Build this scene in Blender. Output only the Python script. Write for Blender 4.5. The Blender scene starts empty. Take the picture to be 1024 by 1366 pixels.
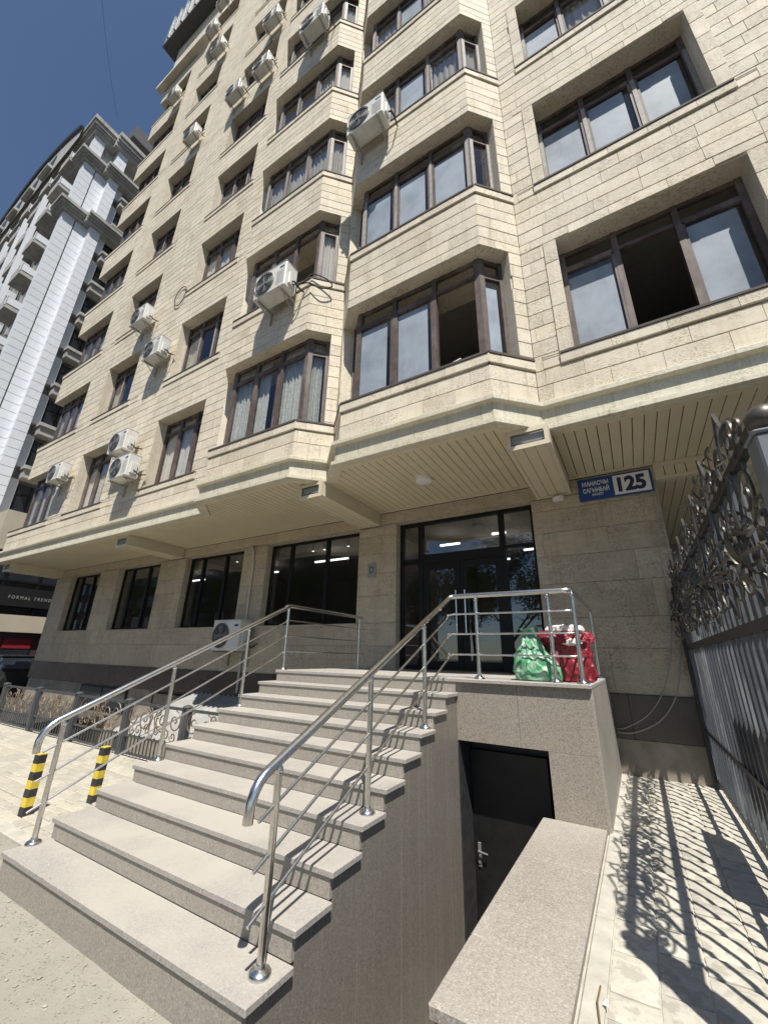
import bpy, math, random
from mathutils import Vector, Matrix, noise

random.seed(11)
S = bpy.context.scene
COL = S.collection
CZ = 1.785            # eye height above the street; geometry below is written relative to eye height

# ------------------------------------------------------------------ camera
yaw, pitch, roll = math.radians(31.208), math.radians(19.834), math.radians(1.286)
cam_d = bpy.data.cameras.new('camera'); cam = bpy.data.objects.new('camera', cam_d); COL.objects.link(cam)
cam_d.sensor_fit = 'VERTICAL'; cam_d.sensor_height = 36.0; cam_d.lens = 535.0 / 1366 * 36
cam_d.clip_start = 0.05; cam_d.clip_end = 3000
cam.matrix_world = (Matrix.Translation((0, 0, CZ)) @ Matrix.Rotation(yaw, 4, 'Z') @
                    Matrix.Rotation(math.pi/2 + pitch, 4, 'X') @ Matrix.Rotation(roll, 4, 'Z'))
S.camera = cam

# ------------------------------------------------------------------ light
SUN = Vector((0.365, -0.445, 1.0)).normalized()          # direction towards the sun
w = bpy.data.worlds.new('World'); S.world = w; w.use_nodes = True
nt = w.node_tree; bg = nt.nodes['Background']
sky = nt.nodes.new('ShaderNodeTexSky'); sky.sky_type = 'NISHITA'; sky.sun_disc = False
sky.sun_elevation = math.asin(SUN.z); sky.sun_rotation = math.atan2(SUN.x, SUN.y)
sky.altitude = 800; sky.air_density = 1.0; sky.dust_density = 0.55; sky.ozone_density = 2.6
nt.links.new(sky.outputs[0], bg.inputs[0]); bg.inputs[1].default_value = 0.076
sun_d = bpy.data.lights.new('sun', 'SUN'); sun_d.energy = 5.0; sun_d.angle = math.radians(0.5); sun_d.color = (1, .95, .86)
sun = bpy.data.objects.new('sun', sun_d); COL.objects.link(sun)
sun.rotation_euler = (-SUN).to_track_quat('-Z', 'Y').to_euler(); sun.location = (20, -25, 60)
S.view_settings.view_transform = 'Standard'; S.view_settings.look = 'None'
S.view_settings.gamma = 1; S.view_settings.use_curve_mapping = False
S.view_settings.exposure = 0.5

# ------------------------------------------------------------------ materials
M = {}
def newmat(name):
    m = bpy.data.materials.new(name); m.use_nodes = True; M[name] = m
    return m, m.node_tree, m.node_tree.nodes['Principled BSDF']
def N(t, kind, **kw):
    n = t.nodes.new(kind)
    for k, v in kw.items():
        if k.startswith('i_'): n.inputs[k[2:].replace('_', ' ')].default_value = v
        else: setattr(n, k, v)
    return n
def pos(t): return t.nodes.new('ShaderNodeNewGeometry').outputs['Position']
def scaled(t, vec, s):
    mp = N(t, 'ShaderNodeMapping'); mp.inputs['Scale'].default_value = s
    t.links.new(vec, mp.inputs['Vector']); return mp.outputs[0]
def ramp(t, fac, stops):
    r = t.nodes.new('ShaderNodeValToRGB'); e = r.color_ramp.elements
    while len(e) < len(stops): e.new(0.5)
    for el, (p, c) in zip(e, stops):
        el.position = p; el.color = (*c, 1) if len(c) == 3 else c
    t.links.new(fac, r.inputs[0]); return r.outputs[0]
def noise_n(t, vec, scale, detail=4, rough=.55):
    n = N(t, 'ShaderNodeTexNoise'); n.inputs['Scale'].default_value = scale
    n.inputs['Detail'].default_value = detail; n.inputs['Roughness'].default_value = rough
    t.links.new(vec, n.inputs['Vector']); return n.outputs['Fac']
def mixc(t, fac, a, b, mode='MIX'):
    n = N(t, 'ShaderNodeMix', data_type='RGBA', blend_type=mode)
    for sock, v in ((n.inputs[0], fac), (n.inputs[6], a), (n.inputs[7], b)):
        if isinstance(v, (int, float)): sock.default_value = v
        elif isinstance(v, tuple): sock.default_value = (*v, 1)
        else: t.links.new(v, sock)
    return n.outputs[2]
def bump(t, p, h, strength, dist):
    b = N(t, 'ShaderNodeBump'); b.inputs['Strength'].default_value = strength; b.inputs['Distance'].default_value = dist
    t.links.new(h, b.inputs['Height']); t.links.new(b.outputs[0], p.inputs['Normal'])
def simple(name, col, rough=.6, metal=0., var=.12, scale=6., spec=.5, bumps=0., bscale=40., dirt=None):
    m, t, p = newmat(name)
    P = pos(t)
    f = noise_n(t, P, scale)
    a = tuple(c*(1-var) for c in col); b = tuple(min(1, c*(1+var)) for c in col)
    c = ramp(t, f, [(.3, a), (.7, b)])
    if dirt:
        f2 = noise_n(t, scaled(t, P, (1, 1, .35)), 2.6, 6, .65)
        k = ramp(t, f2, [(.48, (0, 0, 0)), (.72, (1, 1, 1))])
        c = mixc(t, k, c, dirt)
    t.links.new(c, p.inputs['Base Color'])
    p.inputs['Roughness'].default_value = rough; p.inputs['Metallic'].default_value = metal
    p.inputs['Specular IOR Level'].default_value = spec
    if bumps: bump(t, p, noise_n(t, P, bscale, 5), bumps, .01)
    return m

def stone_mat(name, base, dark, pit, rough=.75, streak=False):
    m, t, p = newmat(name); P = pos(t)
    rnd = N(t, 'ShaderNodeAttribute', attribute_name='rnd').outputs['Fac']
    # offset the pattern from piece to piece
    off = N(t, 'ShaderNodeVectorMath', operation='SCALE'); off.inputs[0].default_value = (31, 17, 23)
    t.links.new(rnd, off.inputs['Scale'])
    ad = N(t, 'ShaderNodeVectorMath', operation='ADD'); t.links.new(P, ad.inputs[0]); t.links.new(off.outputs[0], ad.inputs[1])
    V = ad.outputs[0]
    band = noise_n(t, scaled(t, V, (1, 1, 2.6)), 4.5, 6, .7)
    c = ramp(t, band, [(.30, dark), (.55, base), (.8, tuple(min(1, x*1.10) for x in base))])
    # pitted worm marks
    wm = noise_n(t, scaled(t, V, (1, 1, 1.9)), 30, 4, .62)
    wm2 = noise_n(t, V, 2.2, 3)
    pits = ramp(t, wm, [(.50, (0, 0, 0)), (.60, (1, 1, 1))])
    where = ramp(t, wm2, [(.36, (.12, .12, .12)), (.60, (1, 1, 1))])
    pk = mixc(t, 1.0, pits, where, 'MULTIPLY')
    c2 = mixc(t, pk, c, pit)
    tint = ramp(t, rnd, [(0, (.89, .875, .85)), (.5, (1, 1, 1)), (1, (1.05, 1.03, .99))])
    c3 = mixc(t, 1.0, c2, tint, 'MULTIPLY')
    big = ramp(t, noise_n(t, scaled(t, P, (1, 1, .3)), .55, 4), [(.35, (.90, .89, .87)), (.65, (1, 1, 1))])
    c3 = mixc(t, 1.0, c3, big, 'MULTIPLY')
    gr = ramp(t, noise_n(t, scaled(t, P, (5, 5, .22)), 1.7, 5, .66), [(.52, (1, 1, 1)), (.74, (.84, .82, .78))])
    c3 = mixc(t, 1.0, c3, gr, 'MULTIPLY')
    if streak:
        st = ramp(t, noise_n(t, scaled(t, P, (9, 9, .35)), 2.2, 5, .7), [(.50, (1, 1, 1)), (.75, (.72, .69, .62))])
        c3 = mixc(t, 1.0, c3, st, 'MULTIPLY')
    t.links.new(c3, p.inputs['Base Color']); p.inputs['Roughness'].default_value = rough
    p.inputs['Specular IOR Level'].default_value = .3
    inv = N(t, 'ShaderNodeMath', operation='MULTIPLY_ADD'); inv.inputs[1].default_value = -1; inv.inputs[2].default_value = 1
    t.links.new(pk, inv.inputs[0]); bump(t, p, inv.outputs[0], .45, .006)
    return m
stone_mat('travertine', (.70, .64, .525), (.635, .57, .46), (.46, .395, .30))
stone_mat('shell_stone', (.52, .455, .355), (.43, .375, .29), (.30, .255, .19))

def granite(name, base, dark, light, rough=.45, dust=0., streaks=0.):
    m, t, p = newmat(name); P = pos(t)
    sp = N(t, 'ShaderNodeTexVoronoi'); sp.inputs['Scale'].default_value = 125
    t.links.new(P, sp.inputs['Vector'])
    s2 = noise_n(t, P, 150, 3, .75)
    cellv = N(t, 'ShaderNodeSeparateColor'); t.links.new(sp.outputs['Color'], cellv.inputs[0])
    c = ramp(t, cellv.outputs[0], [(.0, dark), (.3, base), (.7, base), (1, light)])
    c = mixc(t, ramp(t, s2, [(.35, (0, 0, 0)), (.7, (.5, .5, .5))]), c, light)
    f3 = noise_n(t, P, 1.3, 5, .6)
    if streaks:
        st = noise_n(t, scaled(t, P, (34, 34, .16)), 1.4, 4, .62)
        k = ramp(t, st, [(.57, (0, 0, 0)), (.69, (streaks*.62,)*3)])
        c = mixc(t, k, c, (.50, .46, .40))
    if dust:
        k = ramp(t, f3, [(.34, (dust*.25,)*3), (.62, (dust,)*3)])
        sx = N(t, 'ShaderNodeSeparateXYZ'); t.links.new(t.nodes.new('ShaderNodeNewGeometry').outputs['True Normal'], sx.inputs[0])
        upk = ramp(t, sx.outputs['Z'], [(.2, (.25, .25, .25)), (.9, (1, 1, 1))]); k = mixc(t, 1.0, k, upk, 'MULTIPLY')
        c = mixc(t, k, c, (.405, .38, .335))
    t.links.new(c, p.inputs['Base Color'])
    rr = ramp(t, f3, [(.3, (rough-.1,)*3), (.7, (rough+.15,)*3)]); t.links.new(rr, p.inputs['Roughness'])
    bump(t, p, s2, .08, .003)
    return m
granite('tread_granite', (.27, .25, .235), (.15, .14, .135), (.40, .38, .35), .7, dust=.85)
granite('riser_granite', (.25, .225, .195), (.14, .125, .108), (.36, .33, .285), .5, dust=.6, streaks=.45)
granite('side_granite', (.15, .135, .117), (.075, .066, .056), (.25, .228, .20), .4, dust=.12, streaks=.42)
granite('front_granite', (.235, .205, .17), (.10, .085, .068), (.36, .32, .27), .5, dust=.12, streaks=.15)
granite('ledge_granite', (.225, .20, .172), (.085, .073, .06), (.42, .38, .335), .65, dust=.42)
granite('plinth_granite', (.072, .056, .050), (.05, .038, .034), (.10, .082, .074), .22)

def dirt_mat():
    m, t, p = newmat('dirt'); P = pos(t)
    a = noise_n(t, P, 1.6, 8, .65); b = noise_n(t, P, 55, 5, .7)
    c = ramp(t, a, [(.3, (.245, .23, .195)), (.55, (.315, .298, .255)), (.75, (.385, .365, .315))])
    c = mixc(t, ramp(t, b, [(.40, (0, 0, 0)), (.7, (.8, .8, .8))]), c, (.30, .275, .235))
    t.links.new(c, p.inputs['Base Color']); p.inputs['Roughness'].default_value = .95
    p.inputs['Specular IOR Level'].default_value = .15
    bump(t, p, b, .45, .012)
dirt_mat()
def paver_mat(name, c0, c1, cpit):
    m, t, p = newmat(name); P = pos(t)
    rnd = N(t, 'ShaderNodeAttribute', attribute_name='rnd').outputs['Fac']
    a = noise_n(t, P, 7, 6, .65); b = noise_n(t, P, 60, 5, .7)
    ed = ramp(t, a, [(.40, (0, 0, 0)), (.47, (1, 1, 1)), (.53, (1, 1, 1)), (.60, (.35, .35, .35))])
    c = mixc(t, ed, c1, c0)
    c = mixc(t, ramp(t, b, [(.5, (0, 0, 0)), (.8, (.5, .5, .5))]), c, cpit)
    tint = ramp(t, rnd, [(0, (.86, .86, .86)), (1, (1.08, 1.07, 1.05))])
    c = mixc(t, 1.0, c, tint, 'MULTIPLY')
    t.links.new(c, p.inputs['Base Color']); p.inputs['Roughness'].default_value = .9
    p.inputs['Specular IOR Level'].default_value = .2
    bump(t, p, ed, .30, .004)
paver_mat('paver_old', (.43, .405, .345), (.37, .35, .295), (.30, .28, .24))
paver_mat('paver', (.47, .45, .39), (.36, .342, .295), (.38, .36, .315))
simple('asphalt', (.055, .054, .052), .9, var=.2, scale=3, bumps=.3, bscale=60)
simple('joint_sand', (.26, .24, .20), .95, var=.15, scale=20, bumps=.4, bscale=90)
simple('kerb_concrete', (.42, .40, .345), .9, var=.15, scale=9, bumps=.3, bscale=70)
simple('plaster', (.25, .22, .18), .92, var=.25, scale=4, bumps=.6, bscale=22, dirt=(.20, .175, .15))
simple('pale_plaster', (.58, .55, .48), .9, var=.12, scale=3, bumps=.25, bscale=30)
simple('soffit_paint', (.60, .53, .38), .5, var=.04, scale=2)
simple('soffit_gap', (.03, .025, .018), .9)
stone_mat('cornice_stone', (.68, .645, .53), (.62, .58, .46), (.56, .52, .41), .6, streak=True)
simple('trim_cream', (.60, .535, .40), .5, var=.06, scale=3)
simple('vent_grey', (.33, .33, .33), .45, var=.06)
simple('brown_frame', (.10, .074, .066), .6, spec=.3, var=.25, scale=9, dirt=(.24, .20, .18))
simple('black_frame', (.010, .010, .011), .5, var=.1, spec=.25)
simple('sill_metal', (.10, .085, .075), .75, spec=.2, var=.1)
simple('room_wall', (.30, .29, .27), .9, var=.08)
simple('room_dark', (.06, .058, .055), .9, var=.2, scale=1.2)
simple('shop_wall', (.20, .19, .175), .8, var=.2, scale=.8)
simple('shop_ceiling', (.42, .40, .36), .8)
simple('curtain_grey', (.44, .43, .41), .9, var=.1, scale=4)
simple('curtain_teal', (.50, .54, .53), .9, var=.22, scale=16)
simple('curtain_white', (.66, .65, .62), .9, var=.06, scale=5)
simple('film_blue', (.27, .315, .365), .6, var=.22, scale=1.8, spec=.2, dirt=(.32, .36, .405))
simple('steel', (.66, .64, .61), .24, 1.0, var=.10, scale=30)
simple('ac_white', (.66, .65, .61), .5, var=.06, scale=3, dirt=(.52, .49, .43))
simple('ac_dark', (.035, .036, .038), .6)
simple('ac_grille', (.16, .16, .165), .5)
simple('bracket_steel', (.36, .34, .31), .6, .3, var=.2, scale=20)
simple('post_paint', (.15, .17, .195), .4, var=.14, scale=6, dirt=(.22, .225, .23))
simple('fence_paint', (.062, .069, .079), .36, var=.14, scale=6, spec=.6, dirt=(.23, .235, .24))
simple('fence_black', (.024, .024, .026), .42, var=.2, scale=10)
simple('bronze', (.085, .078, .068), .42, .4, var=.35, scale=18)
simple('fence_grey', (.05, .055, .062), .5, var=.15, scale=8, dirt=(.11, .105, .10))
simple('scroll_bronze', (.17, .13, .095), .5, .25, var=.25, scale=14)
simple('sign_blue', (.010, .055, .22), .35, var=.03)
simple('sign_white', (.72, .72, .70), .4, var=.03)
simple('sign_navy', (.012, .018, .07), .4, var=.03)
simple('plaque_grey', (.24, .27, .25), .45, var=.1, scale=30)
simple('plaque_dark', (.09, .11, .11), .5)
simple('yellow_paint', (.66, .50, .055), .55, var=.12, scale=12, dirt=(.42, .36, .14))
simple('sunlit_frame', (.33, .31, .29), .65, spec=.25, var=.2, scale=14, dirt=(.17, .14, .125))  # frame colour lifted to grey, sun glare put into the colour
simple('black_paint', (.03, .03, .032), .55, var=.3, scale=12)
simple('door_black', (.010, .010, .011), .42, var=.5, scale=4, bumps=.15, bscale=14)
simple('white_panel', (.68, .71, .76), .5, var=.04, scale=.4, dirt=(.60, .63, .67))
simple('grey_panel', (.60, .63, .67), .55, var=.04, scale=.4)  # pale blue-grey facing, a little darker than the white panels
simple('grey_stone', (.36, .35, .325), .75, var=.14, scale=.8, dirt=(.24, .23, .21))
simple('roof_slate', (.075, .075, .08), .6, var=.15)
simple('metal_cladding', (.37, .375, .38), .45, .4, var=.12, scale=2)
simple('dark_glass_far', (.018, .022, .03), .12, var=.3, scale=.6, spec=.8)
simple('beige_render', (.42, .37, .29), .8, var=.08, scale=1)
simple('shop_red', (.20, .012, .018), .5, var=.1)
simple('maroon', (.05, .022, .02), .7, var=.15)
simple('sign_black', (.008, .008, .009), .5, var=.05)
simple('car_paint', (.025, .03, .028), .22, .2, var=.05, spec=.7)
simple('tyre', (.02, .02, .02), .9)
simple('cable_grey', (.30, .285, .255), .7, var=.1)
simple('cable_black', (.03, .028, .026), .7)
simple('pvc', (.52, .50, .44), .5)
simple('corrugate', (.27, .27, .265), .6, var=.08, scale=5, dirt=(.40, .39, .36))
simple('bark', (.14, .105, .075), .9, var=.3, scale=12, bumps=.8, bscale=25)
simple('paper', (.75, .74, .70), .8)
simple('twig', (.16, .10, .06), .9, var=.2)
simple('cloth_white', (.72, .71, .68), .9, var=.08, scale=12, bumps=.4, bscale=28)
def pebble_mat():
    m, t, p = newmat('pebble'); P = pos(t)
    f = noise_n(t, P, 16, 2)
    c = ramp(t, f, [(.25, (.23, .215, .19)), (.5, (.31, .295, .255)), (.8, (.42, .40, .35))])
    t.links.new(c, p.inputs['Base Color']); p.inputs['Roughness'].default_value = .95
pebble_mat()
def leaf_mat():
    m, t, p = newmat('leaf'); P = pos(t)
    c = ramp(t, noise_n(t, P, 1.4, 3), [(.3, (.035, .06, .02)), (.7, (.085, .12, .04))])
    t.links.new(c, p.inputs['Base Color']); p.inputs['Roughness'].default_value = .6
leaf_mat()
def plastic(name, col, trans, rough, pale=None):
    m, t, p = newmat(name); P = pos(t)
    f = noise_n(t, P, 7, 5)
    c = ramp(t, f, [(.35, tuple(x*.75 for x in col)), (.65, col), (.85, tuple(min(1, x*1.5+.04) for x in col))])
    if pale:   # packed contents pressed against the film
        c = mixc(t, ramp(t, noise_n(t, P, 11, 4, .6), [(.42, (0, 0, 0)), (.58, (1, 1, 1))]), c, pale)
    t.links.new(c, p.inputs['Base Color']); p.inputs['Roughness'].default_value = rough
    p.inputs['Specular IOR Level'].default_value = .55
    p.inputs['Subsurface Weight'].default_value = trans; p.inputs['Subsurface Radius'].default_value = (.03, .03, .03)
    bump(t, p, noise_n(t, P, 30, 5, .6), .55, .012)
plastic('bag_green', (.09, .34, .16), .15, .28, (.27, .42, .31))
plastic('bag_pale', (.24, .42, .29), .15, .28)
plastic('bag_red', (.26, .018, .032), .0, .4)
def glass_mat(name, tint, base_refl, rough=.0, mul=1.3):
    m = bpy.data.materials.new(name); m.use_nodes = True; M[name] = m; t = m.node_tree
    t.nodes.remove(t.nodes['Principled BSDF']); out = t.nodes['Material Output']
    tr = N(t, 'ShaderNodeBsdfTransparent'); tr.inputs[0].default_value = (*tint, 1)
    gl = N(t, 'ShaderNodeBsdfGlossy'); gl.inputs['Roughness'].default_value = rough; gl.inputs[0].default_value = (.93, .96, 1, 1)
    fr = N(t, 'ShaderNodeFresnel'); fr.inputs[0].default_value = 1.5
    ma = N(t, 'ShaderNodeMath', operation='MULTIPLY_ADD', use_clamp=True); ma.inputs[1].default_value = mul; ma.inputs[2].default_value = base_refl
    t.links.new(fr.outputs[0], ma.inputs[0])
    bf = N(t, 'ShaderNodeMath', operation='SUBTRACT'); bf.inputs[0].default_value = 1
    t.links.new(t.nodes.new('ShaderNodeNewGeometry').outputs['Backfacing'], bf.inputs[1])
    mm = N(t, 'ShaderNodeMath', operation='MULTIPLY'); t.links.new(ma.outputs[0], mm.inputs[0]); t.links.new(bf.outputs[0], mm.inputs[1])
    b = N(t, 'ShaderNodeBump'); b.inputs['Strength'].default_value = .03; b.inputs['Distance'].default_value = .02
    t.links.new(noise_n(t, pos(t), 1.1, 2), b.inputs['Height']); t.links.new(b.outputs[0], gl.inputs['Normal'])
    mx = N(t, 'ShaderNodeMixShader'); t.links.new(mm.outputs[0], mx.inputs[0]); t.links.new(tr.outputs[0], mx.inputs[1]); t.links.new(gl.outputs[0], mx.inputs[2])
    t.links.new(mx.outputs[0], out.inputs[0])
glass_mat('glass', (.90, .895, .88), .03, mul=1.0)
glass_mat('shop_glass', (.66, .67, .67), .09, mul=1.5)
def lamp_mat(name, col, s):
    m, t, p = newmat(name); p.inputs['Base Color'].default_value = (*col, 1)
    p.inputs['Emission Color'].default_value = (*col, 1); p.inputs['Emission Strength'].default_value = s
lamp_mat('strip_light', (1, .97, .92), 4.0)

# ------------------------------------------------------------------ helpers
BASE = {}
class MB:
    def __init__(s): s.v = []; s.f = []; s.r = []
    def add(s, verts, faces, rnd=None):
        o = len(s.v); s.v += [Vector(p) for p in verts]
        s.f += [tuple(i+o for i in f) for f in faces]
        s.r += [random.random() if rnd is None else rnd]*len(verts) if rnd is not False else [0.5]*len(verts)
        return s
    def box(s, x0, x1, y0, y1, z0, z1):
        r = random.random()
        return s.add([(x0,y0,z0),(x1,y0,z0),(x1,y1,z0),(x0,y1,z0),(x0,y0,z1),(x1,y0,z1),(x1,y1,z1),(x0,y1,z1)],
              [(3,2,1,0),(4,5,6,7),(0,1,5,4),(1,2,6,5),(2,3,7,6),(3,0,4,7)], r)
    def cbox(s, x0, x1, y0, y1, z0, z1, c=.006, rnd=None):
        # box with chamfered edges, top and bottom rims bevelled
        r = random.random() if rnd is None else rnd
        def ring(z, i): return [(x0+i,y0,z),(x1-i,y0,z),(x1,y0+i,z),(x1,y1-i,z),(x1-i,y1,z),(x0+i,y1,z),(x0,y1-i,z),(x0,y0+i,z)]
        def inner(z): return [(x0+c*2,y0+c,z),(x1-c*2,y0+c,z),(x1-c,y0+c*2,z),(x1-c,y1-c*2,z),(x1-c*2,y1-c,z),(x0+c*2,y1-c,z),(x0+c,y1-c*2,z),(x0+c,y0+c*2,z)]
        V = inner(z0)+ring(z0+c, c)+ring(z1-c, c)+inner(z1)
        F = [tuple(range(7,-1,-1)), tuple(range(24,32))]
        for k in range(3):
            for i in range(8):
                j = (i+1) % 8; F.append((k*8+i, k*8+j, k*8+8+j, k*8+8+i))
        return s.add(V, F, r)
    def obox(s, O, U, V, W, u0, u1, v0, v1, w0, w1, rnd=None):
        O, U, V, W = Vector(O), Vector(U), Vector(V), Vector(W)
        P = lambda a, b, c: O+U*a+V*b+W*c
        r = random.random() if rnd is None else rnd
        vs = [P(u0,v0,w0),P(u1,v0,w0),P(u1,v1,w0),P(u0,v1,w0),P(u0,v0,w1),P(u1,v0,w1),P(u1,v1,w1),P(u0,v1,w1)]
        F = [(3,2,1,0),(4,5,6,7),(0,1,5,4),(1,2,6,5),(2,3,7,6),(3,0,4,7)]
        if U.cross(V).dot(W) < 0: F = [f[::-1] for f in F]
        return s.add(vs, F, r)
    def prism(s, poly, z0, z1):
        n = len(poly); V = [(x,y,z0) for x,y in poly]+[(x,y,z1) for x,y in poly]
        a = sum(poly[i][0]*poly[(i+1)%n][1]-poly[(i+1)%n][0]*poly[i][1] for i in range(n))
        F = [tuple(range(n-1,-1,-1)), tuple(range(n,2*n))]+[(i,(i+1)%n,n+(i+1)%n,n+i) for i in range(n)]
        if a < 0: F = [f[::-1] for f in F]
        return s.add(V, F)
    def tube(s, pts, r, n=8, cap=True, rr=None):
        pts = [Vector(p) for p in pts]; m = len(pts); V = []; F = []
        T = []
        for i in range(m):
            a = pts[max(i-1,0)]; b = pts[min(i+1,m-1)]; d = (b-a)
            T.append(d.normalized() if d.length > 1e-9 else Vector((0,0,1)))
        up = Vector((0,0,1)) if abs(T[0].z) < .9 else Vector((1,0,0))
        nrm = (up - T[0]*up.dot(T[0])).normalized()
        for i in range(m):
            nrm = (nrm - T[i]*nrm.dot(T[i]))
            nrm = nrm.normalized() if nrm.length > 1e-6 else T[i].orthogonal().normalized()
            bn = T[i].cross(nrm); rad = r if rr is None else rr[i]
            # widen at bends so that the tube keeps its section
            k = 1.0
            if 0 < i < m-1:
                c = (pts[i]-pts[i-1]).normalized().dot((pts[i+1]-pts[i]).normalized()); k = 1/max(.75, math.sqrt(max(.01,(1+c)/2)))
            for j in range(n):
                a = 2*math.pi*j/n; V.append(pts[i]+(nrm*math.cos(a)+bn*math.sin(a))*rad*k)
        for i in range(m-1):
            for j in range(n):
                k = (j+1) % n; F.append((i*n+j, i*n+k, (i+1)*n+k, (i+1)*n+j))
        if cap: F += [tuple(range(n-1,-1,-1)), tuple(range((m-1)*n, m*n))]
        return s.add(V, F)
    def lathe(s, prof, c, n=16, ax='Z'):
        V = []; F = []; c = Vector(c)
        for r, h in prof:
            for j in range(n):
                a = 2*math.pi*j/n; x, y = r*math.cos(a), r*math.sin(a)
                V.append(c+(Vector((x,y,h)) if ax == 'Z' else Vector((x,h,y)) if ax == 'Y' else Vector((h,x,y))))
        m = len(prof)
        for i in range(m-1):
            for j in range(n):
                k = (j+1) % n; q = (i*n+j, i*n+k, (i+1)*n+k, (i+1)*n+j); F.append(q if ax != 'Y' else q[::-1])
        F += [tuple(range(n-1,-1,-1)), tuple(range((m-1)*n, m*n))]
        return s.add(V, F)
    def build(s, name, mat, parent=None, smooth=False, origin=None):
        if origin is None:
            if parent is not None: origin = BASE[parent.name]
            else:
                xs = [p.x for p in s.v]; ys = [p.y for p in s.v]
                origin = Vector(((min(xs)+max(xs))/2, (min(ys)+max(ys))/2, min(p.z for p in s.v)))
        origin = Vector(origin)
        me = bpy.data.meshes.new(name); me.from_pydata([p-origin for p in s.v], [], s.f)
        at = me.attributes.new('rnd', 'FLOAT', 'POINT'); at.data.foreach_set('value', s.r)
        if mat: me.materials.append(M[mat])
        if smooth:
            me.polygons.foreach_set('use_smooth', [True]*len(me.polygons))
            me.set_sharp_from_angle(angle=math.radians(40))
        o = bpy.data.objects.new(name, me); COL.objects.link(o)
        if parent is not None:
            o.parent = parent; o.location = origin-BASE[parent.name]
        else: o.location = origin+Vector((0,0,CZ))
        BASE[o.name] = origin
        return o
def thing(name, label, cat, loc, group=None):
    o = bpy.data.objects.new(name, None); COL.objects.link(o); o.empty_display_size = .3
    o.location = Vector(loc)+Vector((0,0,CZ)); BASE[o.name] = Vector(loc)
    o['label'] = label; o['category'] = cat
    if group: o['group'] = group
    return o
def tag(o, label, cat, group=None):
    o['label'] = label; o['category'] = cat
    if group: o['group'] = group
    return o
def struct(o): o['kind'] = 'structure'; return o
def stuff(o): o['kind'] = 'stuff'; return o
def copy_tree(o, parent=None, delta=None):
    c = o.copy(); COL.objects.link(c)
    if parent is not None: c.parent = parent
    if delta is not None: c.location = c.location+Vector(delta)
    BASE[c.name] = BASE[o.name]+(Vector(delta) if delta is not None else Vector())
    for ch in o.children: copy_tree(ch, c)
    return c
def rect_sub(rects, hole):
    hu0, hu1, hv0, hv1 = hole; out = []
    for u0, u1, v0, v1 in rects:
        if hu1 <= u0+1e-6 or hu0 >= u1-1e-6 or hv1 <= v0+1e-6 or hv0 >= v1-1e-6: out.append((u0,u1,v0,v1)); continue
        if v0 < hv0: out.append((u0,u1,v0,hv0))
        if hv1 < v1: out.append((u0,u1,hv1,v1))
        a, b = max(v0,hv0), min(v1,hv1)
        if u0 < hu0: out.append((u0,hu0,a,b))
        if hu1 < u1: out.append((hu1,u1,a,b))
    return out
Zv = Vector((0,0,1))

# ------------------------------------------------------------------ the ground
g = MB()
def dirt_h(x, y):
    k = max(0, min(1, (y-1.2)/.7)) if x > -4.9 else max(0, min(1, (y-2.2)/.3))
    h = noise.fractal(Vector((x*1.7, y*1.7, 0)), 1, 2, 4)*.030+noise.fractal(Vector((x*8, y*8, 3)), 1, 2, 3)*.010
    return -1.80+h*(1-k*.8)-k*.03
XG = [-14+i*.10 for i in range(int(15.5/.10)+1)]; YG = [-3.0+i*.10 for i in range(57)]
V = [(x,y,dirt_h(x,y)) for y in YG for x in XG]; nx = len(XG)
F = [(j*nx+i, j*nx+i+1, (j+1)*nx+i+1, (j+1)*nx+i) for j in range(len(YG)-1) for i in range(nx-1)
     if not (XG[i+1] > -4.80 and YG[j+1] > 2.01) and not (XG[i+1] > -1.95 and YG[j+1] > 1.0 and XG[i] < .2)]
g.add(V, F); struct(g.build('ground', 'dirt', None, True))
far = MB()
for x0, x1, y0, y1 in ((-600,600,-600,-3.0),(-600,-14,-3.0,600),(1.5,600,-3.0,600),(-14,1.5,7.7,600)):
    far.add([(x0,y0,-1.84),(x1,y0,-1.84),(x1,y1,-1.84),(x0,y1,-1.84)], [(0,1,2,3)])
struct(far.build('street', 'asphalt'))

# loose stones in the dirt in front of the steps
pb = MB()
ico = [(0,0,1),(.89,0,.45),(.28,.85,.45),(-.72,.53,.45),(-.72,-.53,.45),(.28,-.85,.45),(.6,.4,-.3),(-.6,.4,-.3),(0,-.75,-.3)]
icf = [(0,1,2),(0,2,3),(0,3,4),(0,4,5),(0,5,1),(1,6,2),(2,6,7),(2,7,3),(3,7,4),(4,7,8),(4,8,5),(5,8,1),(1,8,6)]
for i in range(14000):
    x = random.uniform(-9, -1.2)
    y = 1.93-abs(random.gauss(0, .55)) if random.random() < .7 else random.uniform(-.6, 1.9)
    if x < -4.9: y = random.uniform(-.4, 2.5)
    if x > -1.95 and y > 1.0: continue
    r = random.uniform(.002, .006)*(2.4 if random.random() < .03 else 1)
    a = random.random()*6.28; ca, sa = math.cos(a), math.sin(a); sx, sy, sz = r*random.uniform(.7,1.5), r*random.uniform(.7,1.4), r*random.uniform(.4,.9)
    z = dirt_h(x, y)+sz*.3
    pb.add([(x+(p[0]*ca*sx-p[1]*sa*sy), y+(p[0]*sa*sx+p[1]*ca*sy), z+p[2]*sz) for p in ico], icf)
stuff(pb.build('gravel', 'pebble'))

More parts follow.
